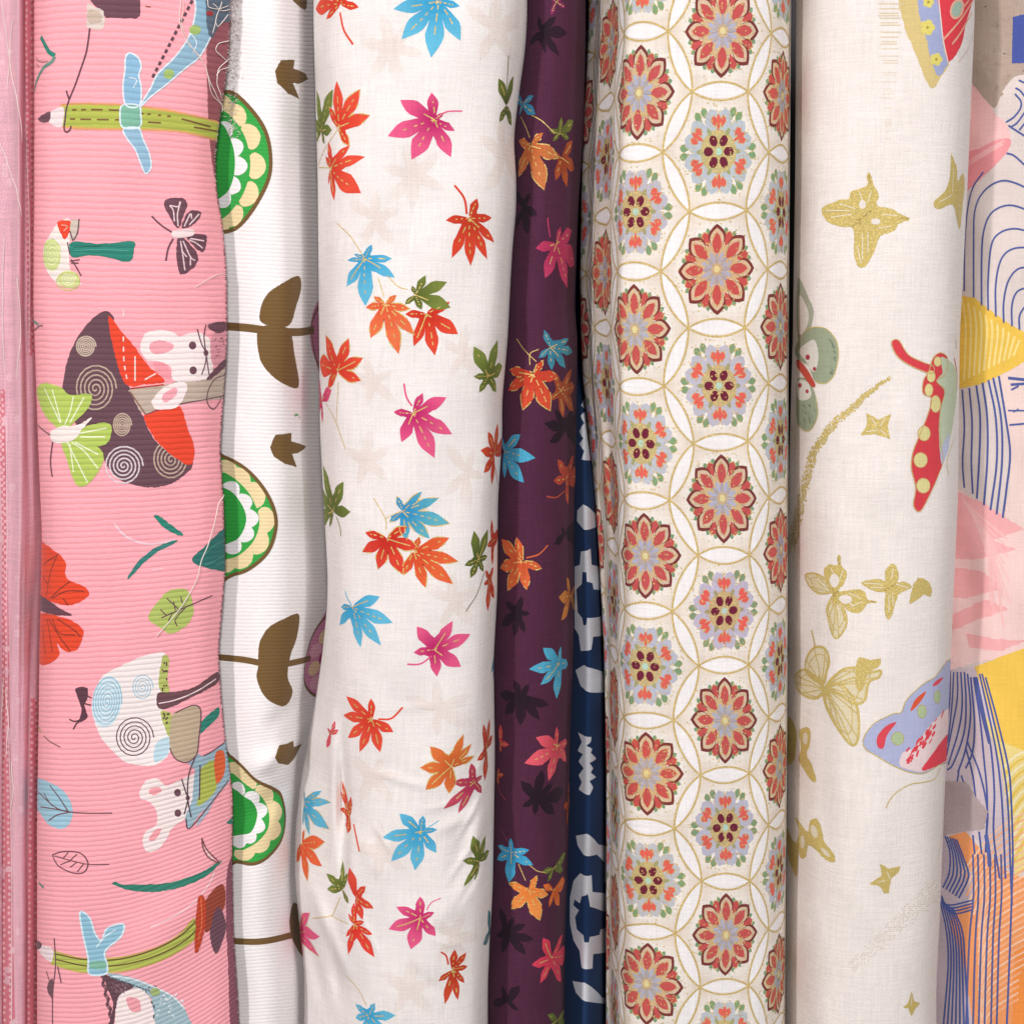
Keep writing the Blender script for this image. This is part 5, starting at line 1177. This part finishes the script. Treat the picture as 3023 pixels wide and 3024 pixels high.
thread(pink, pp('d 1272,890 1240,960 1200,1130 1150,1260 1110,1400 1010,1560 885,1705'), 1.6, fray_w, TH[pink])
thread(pink, pp('a 1300,1570 1250,1562 1190,1590 1110,1640'), 1.2, fray_w, TH[pink])
thread(pink, pp('a 1030,0 1025,120 1060,230 1150,340 1190,450 1230,540 1290,640'), 1.3, fray_w, TH[pink])
thread(pink, pp('a 1045,10 1040,150 1100,280 1170,380 1200,520 1260,600'), 1.0, fray_w, TH[pink])
for q in ('a 1180,0 1190,40 1240,50 1300,30', 'a 1295,80 1240,150 1225,120', 'a 1300,230 1240,250 1230,290 1290,350', 'a 1300,330 1240,400 1235,480 1260,560', 'a 1260,10 1230,100 1210,190', 'a 1300,380 1250,400 1230,430', 'a 1210,20 1260,60 1310,50'):
    thread(pink, pp(q), 1.3, fray_w, TH[pink], lift=4)
# fuzz where the white selvedge frays beside the pink edge
fz = []
for k in range(260):
    x = 690 + rnd.gauss(6, 9) - 8 * (k % 3); y = rnd.uniform(-20, 1) + 420 * rnd.random() ** 1.5
    try: a = Vector(white.wp((x, y), 2.0))
    except Exception: continue
    fz.append([a, a + Vector((rnd.uniform(-7, 7), -rnd.uniform(2, 6), rnd.uniform(-6, 6))) * S0, a + Vector((rnd.uniform(-12, 12), -rnd.uniform(2, 8), rnd.uniform(-10, 10))) * S0])
tubes('frayed_edge', fz, .7 * S0, fray_w, TH[white])
# downy nap along the rounded left side of the pink corduroy
nap = []
for i in range(4, pink.nV - 4):
    for q in range(2):
        j = pink.j0 + rnd.randint(0, 2); a = Vector(pink.P[i, j]) + Vector((0, 0, rnd.uniform(-5, 5) * S0)); l = rnd.uniform(2.5, 5) * S0
        nap.append([a, a + Vector((-l, -l * .3, rnd.uniform(-1, 1) * S0))])
tubes('nap', nap, .9 * S0, fray_p, TH[pink])
for cl, m, cnt in ((floral, fray_w, 160), (leaf, fray_w, 60), (bfly, fray_w, 80)):
    hs = []
    for k in range(cnt):
        i = rnd.randint(4, cl.nV - 5); j = (cl.j0 + rnd.randint(0, 3)) if cl is floral else cl.j1 - rnd.randint(0, 3)
        a = Vector(cl.P[i, j]); d = -1 if cl is floral else 1; l = rnd.uniform(3, 8) * S0
        hs.append([a, a + Vector((d * l * .6, -l * .2, rnd.uniform(-2, 2) * S0)), a + Vector((d * l, -l * .2, rnd.uniform(-4, 4) * S0))])
    if False: tubes('fuzz', hs, .35 * S0, m, TH[cl], 3)
for q in ([(12, 2010), (8, 2080), (4, 2150)], [(20, 2030), (26, 2150), (18, 2240)], [(36, 2250), (40, 2340), (30, 2410)], [(6, 0), (18, 90), (30, 180), (22, 260)], [(40, 60), (30, 160), (52, 300), (64, 420)], [(0, 420), (20, 470), (50, 560), (62, 640)], [(14, 700), (8, 900), (14, 1100)], [(52, 820), (60, 980), (50, 1120)]): thread(sheer, q, 1.2, fray_w, TH[sheer])
# ------------------------------------------------------------------ shelf back behind the bolts
bk = link_mesh('shelf_back', [(-.5, .125, -.5), (.5, .125, -.5), (.5, .125, .5), (-.5, .125, .5), (-.5, .14, -.5), (.5, .14, -.5), (.5, .14, .5), (-.5, .14, .5)],
               [(0, 1, 2, 3), (5, 4, 7, 6), (1, 5, 6, 2), (4, 0, 3, 7), (3, 2, 6, 7), (4, 5, 1, 0)], plain('dark_board', (.03, .028, .03)), smooth=False)
bk['kind'] = 'structure'
# put every Empty at the foot of its bolt
from mathutils import Matrix
for cl, t in TH.items():
    P = cl.P; loc = Vector((float(P[:, :, 0].mean()), float(P[:, :, 1].mean()), float(P[-1, 0, 2])))
    t.location = loc
    for o in list(SC.objects):
        if o.parent == t: o.matrix_parent_inverse = Matrix.Translation(-loc)
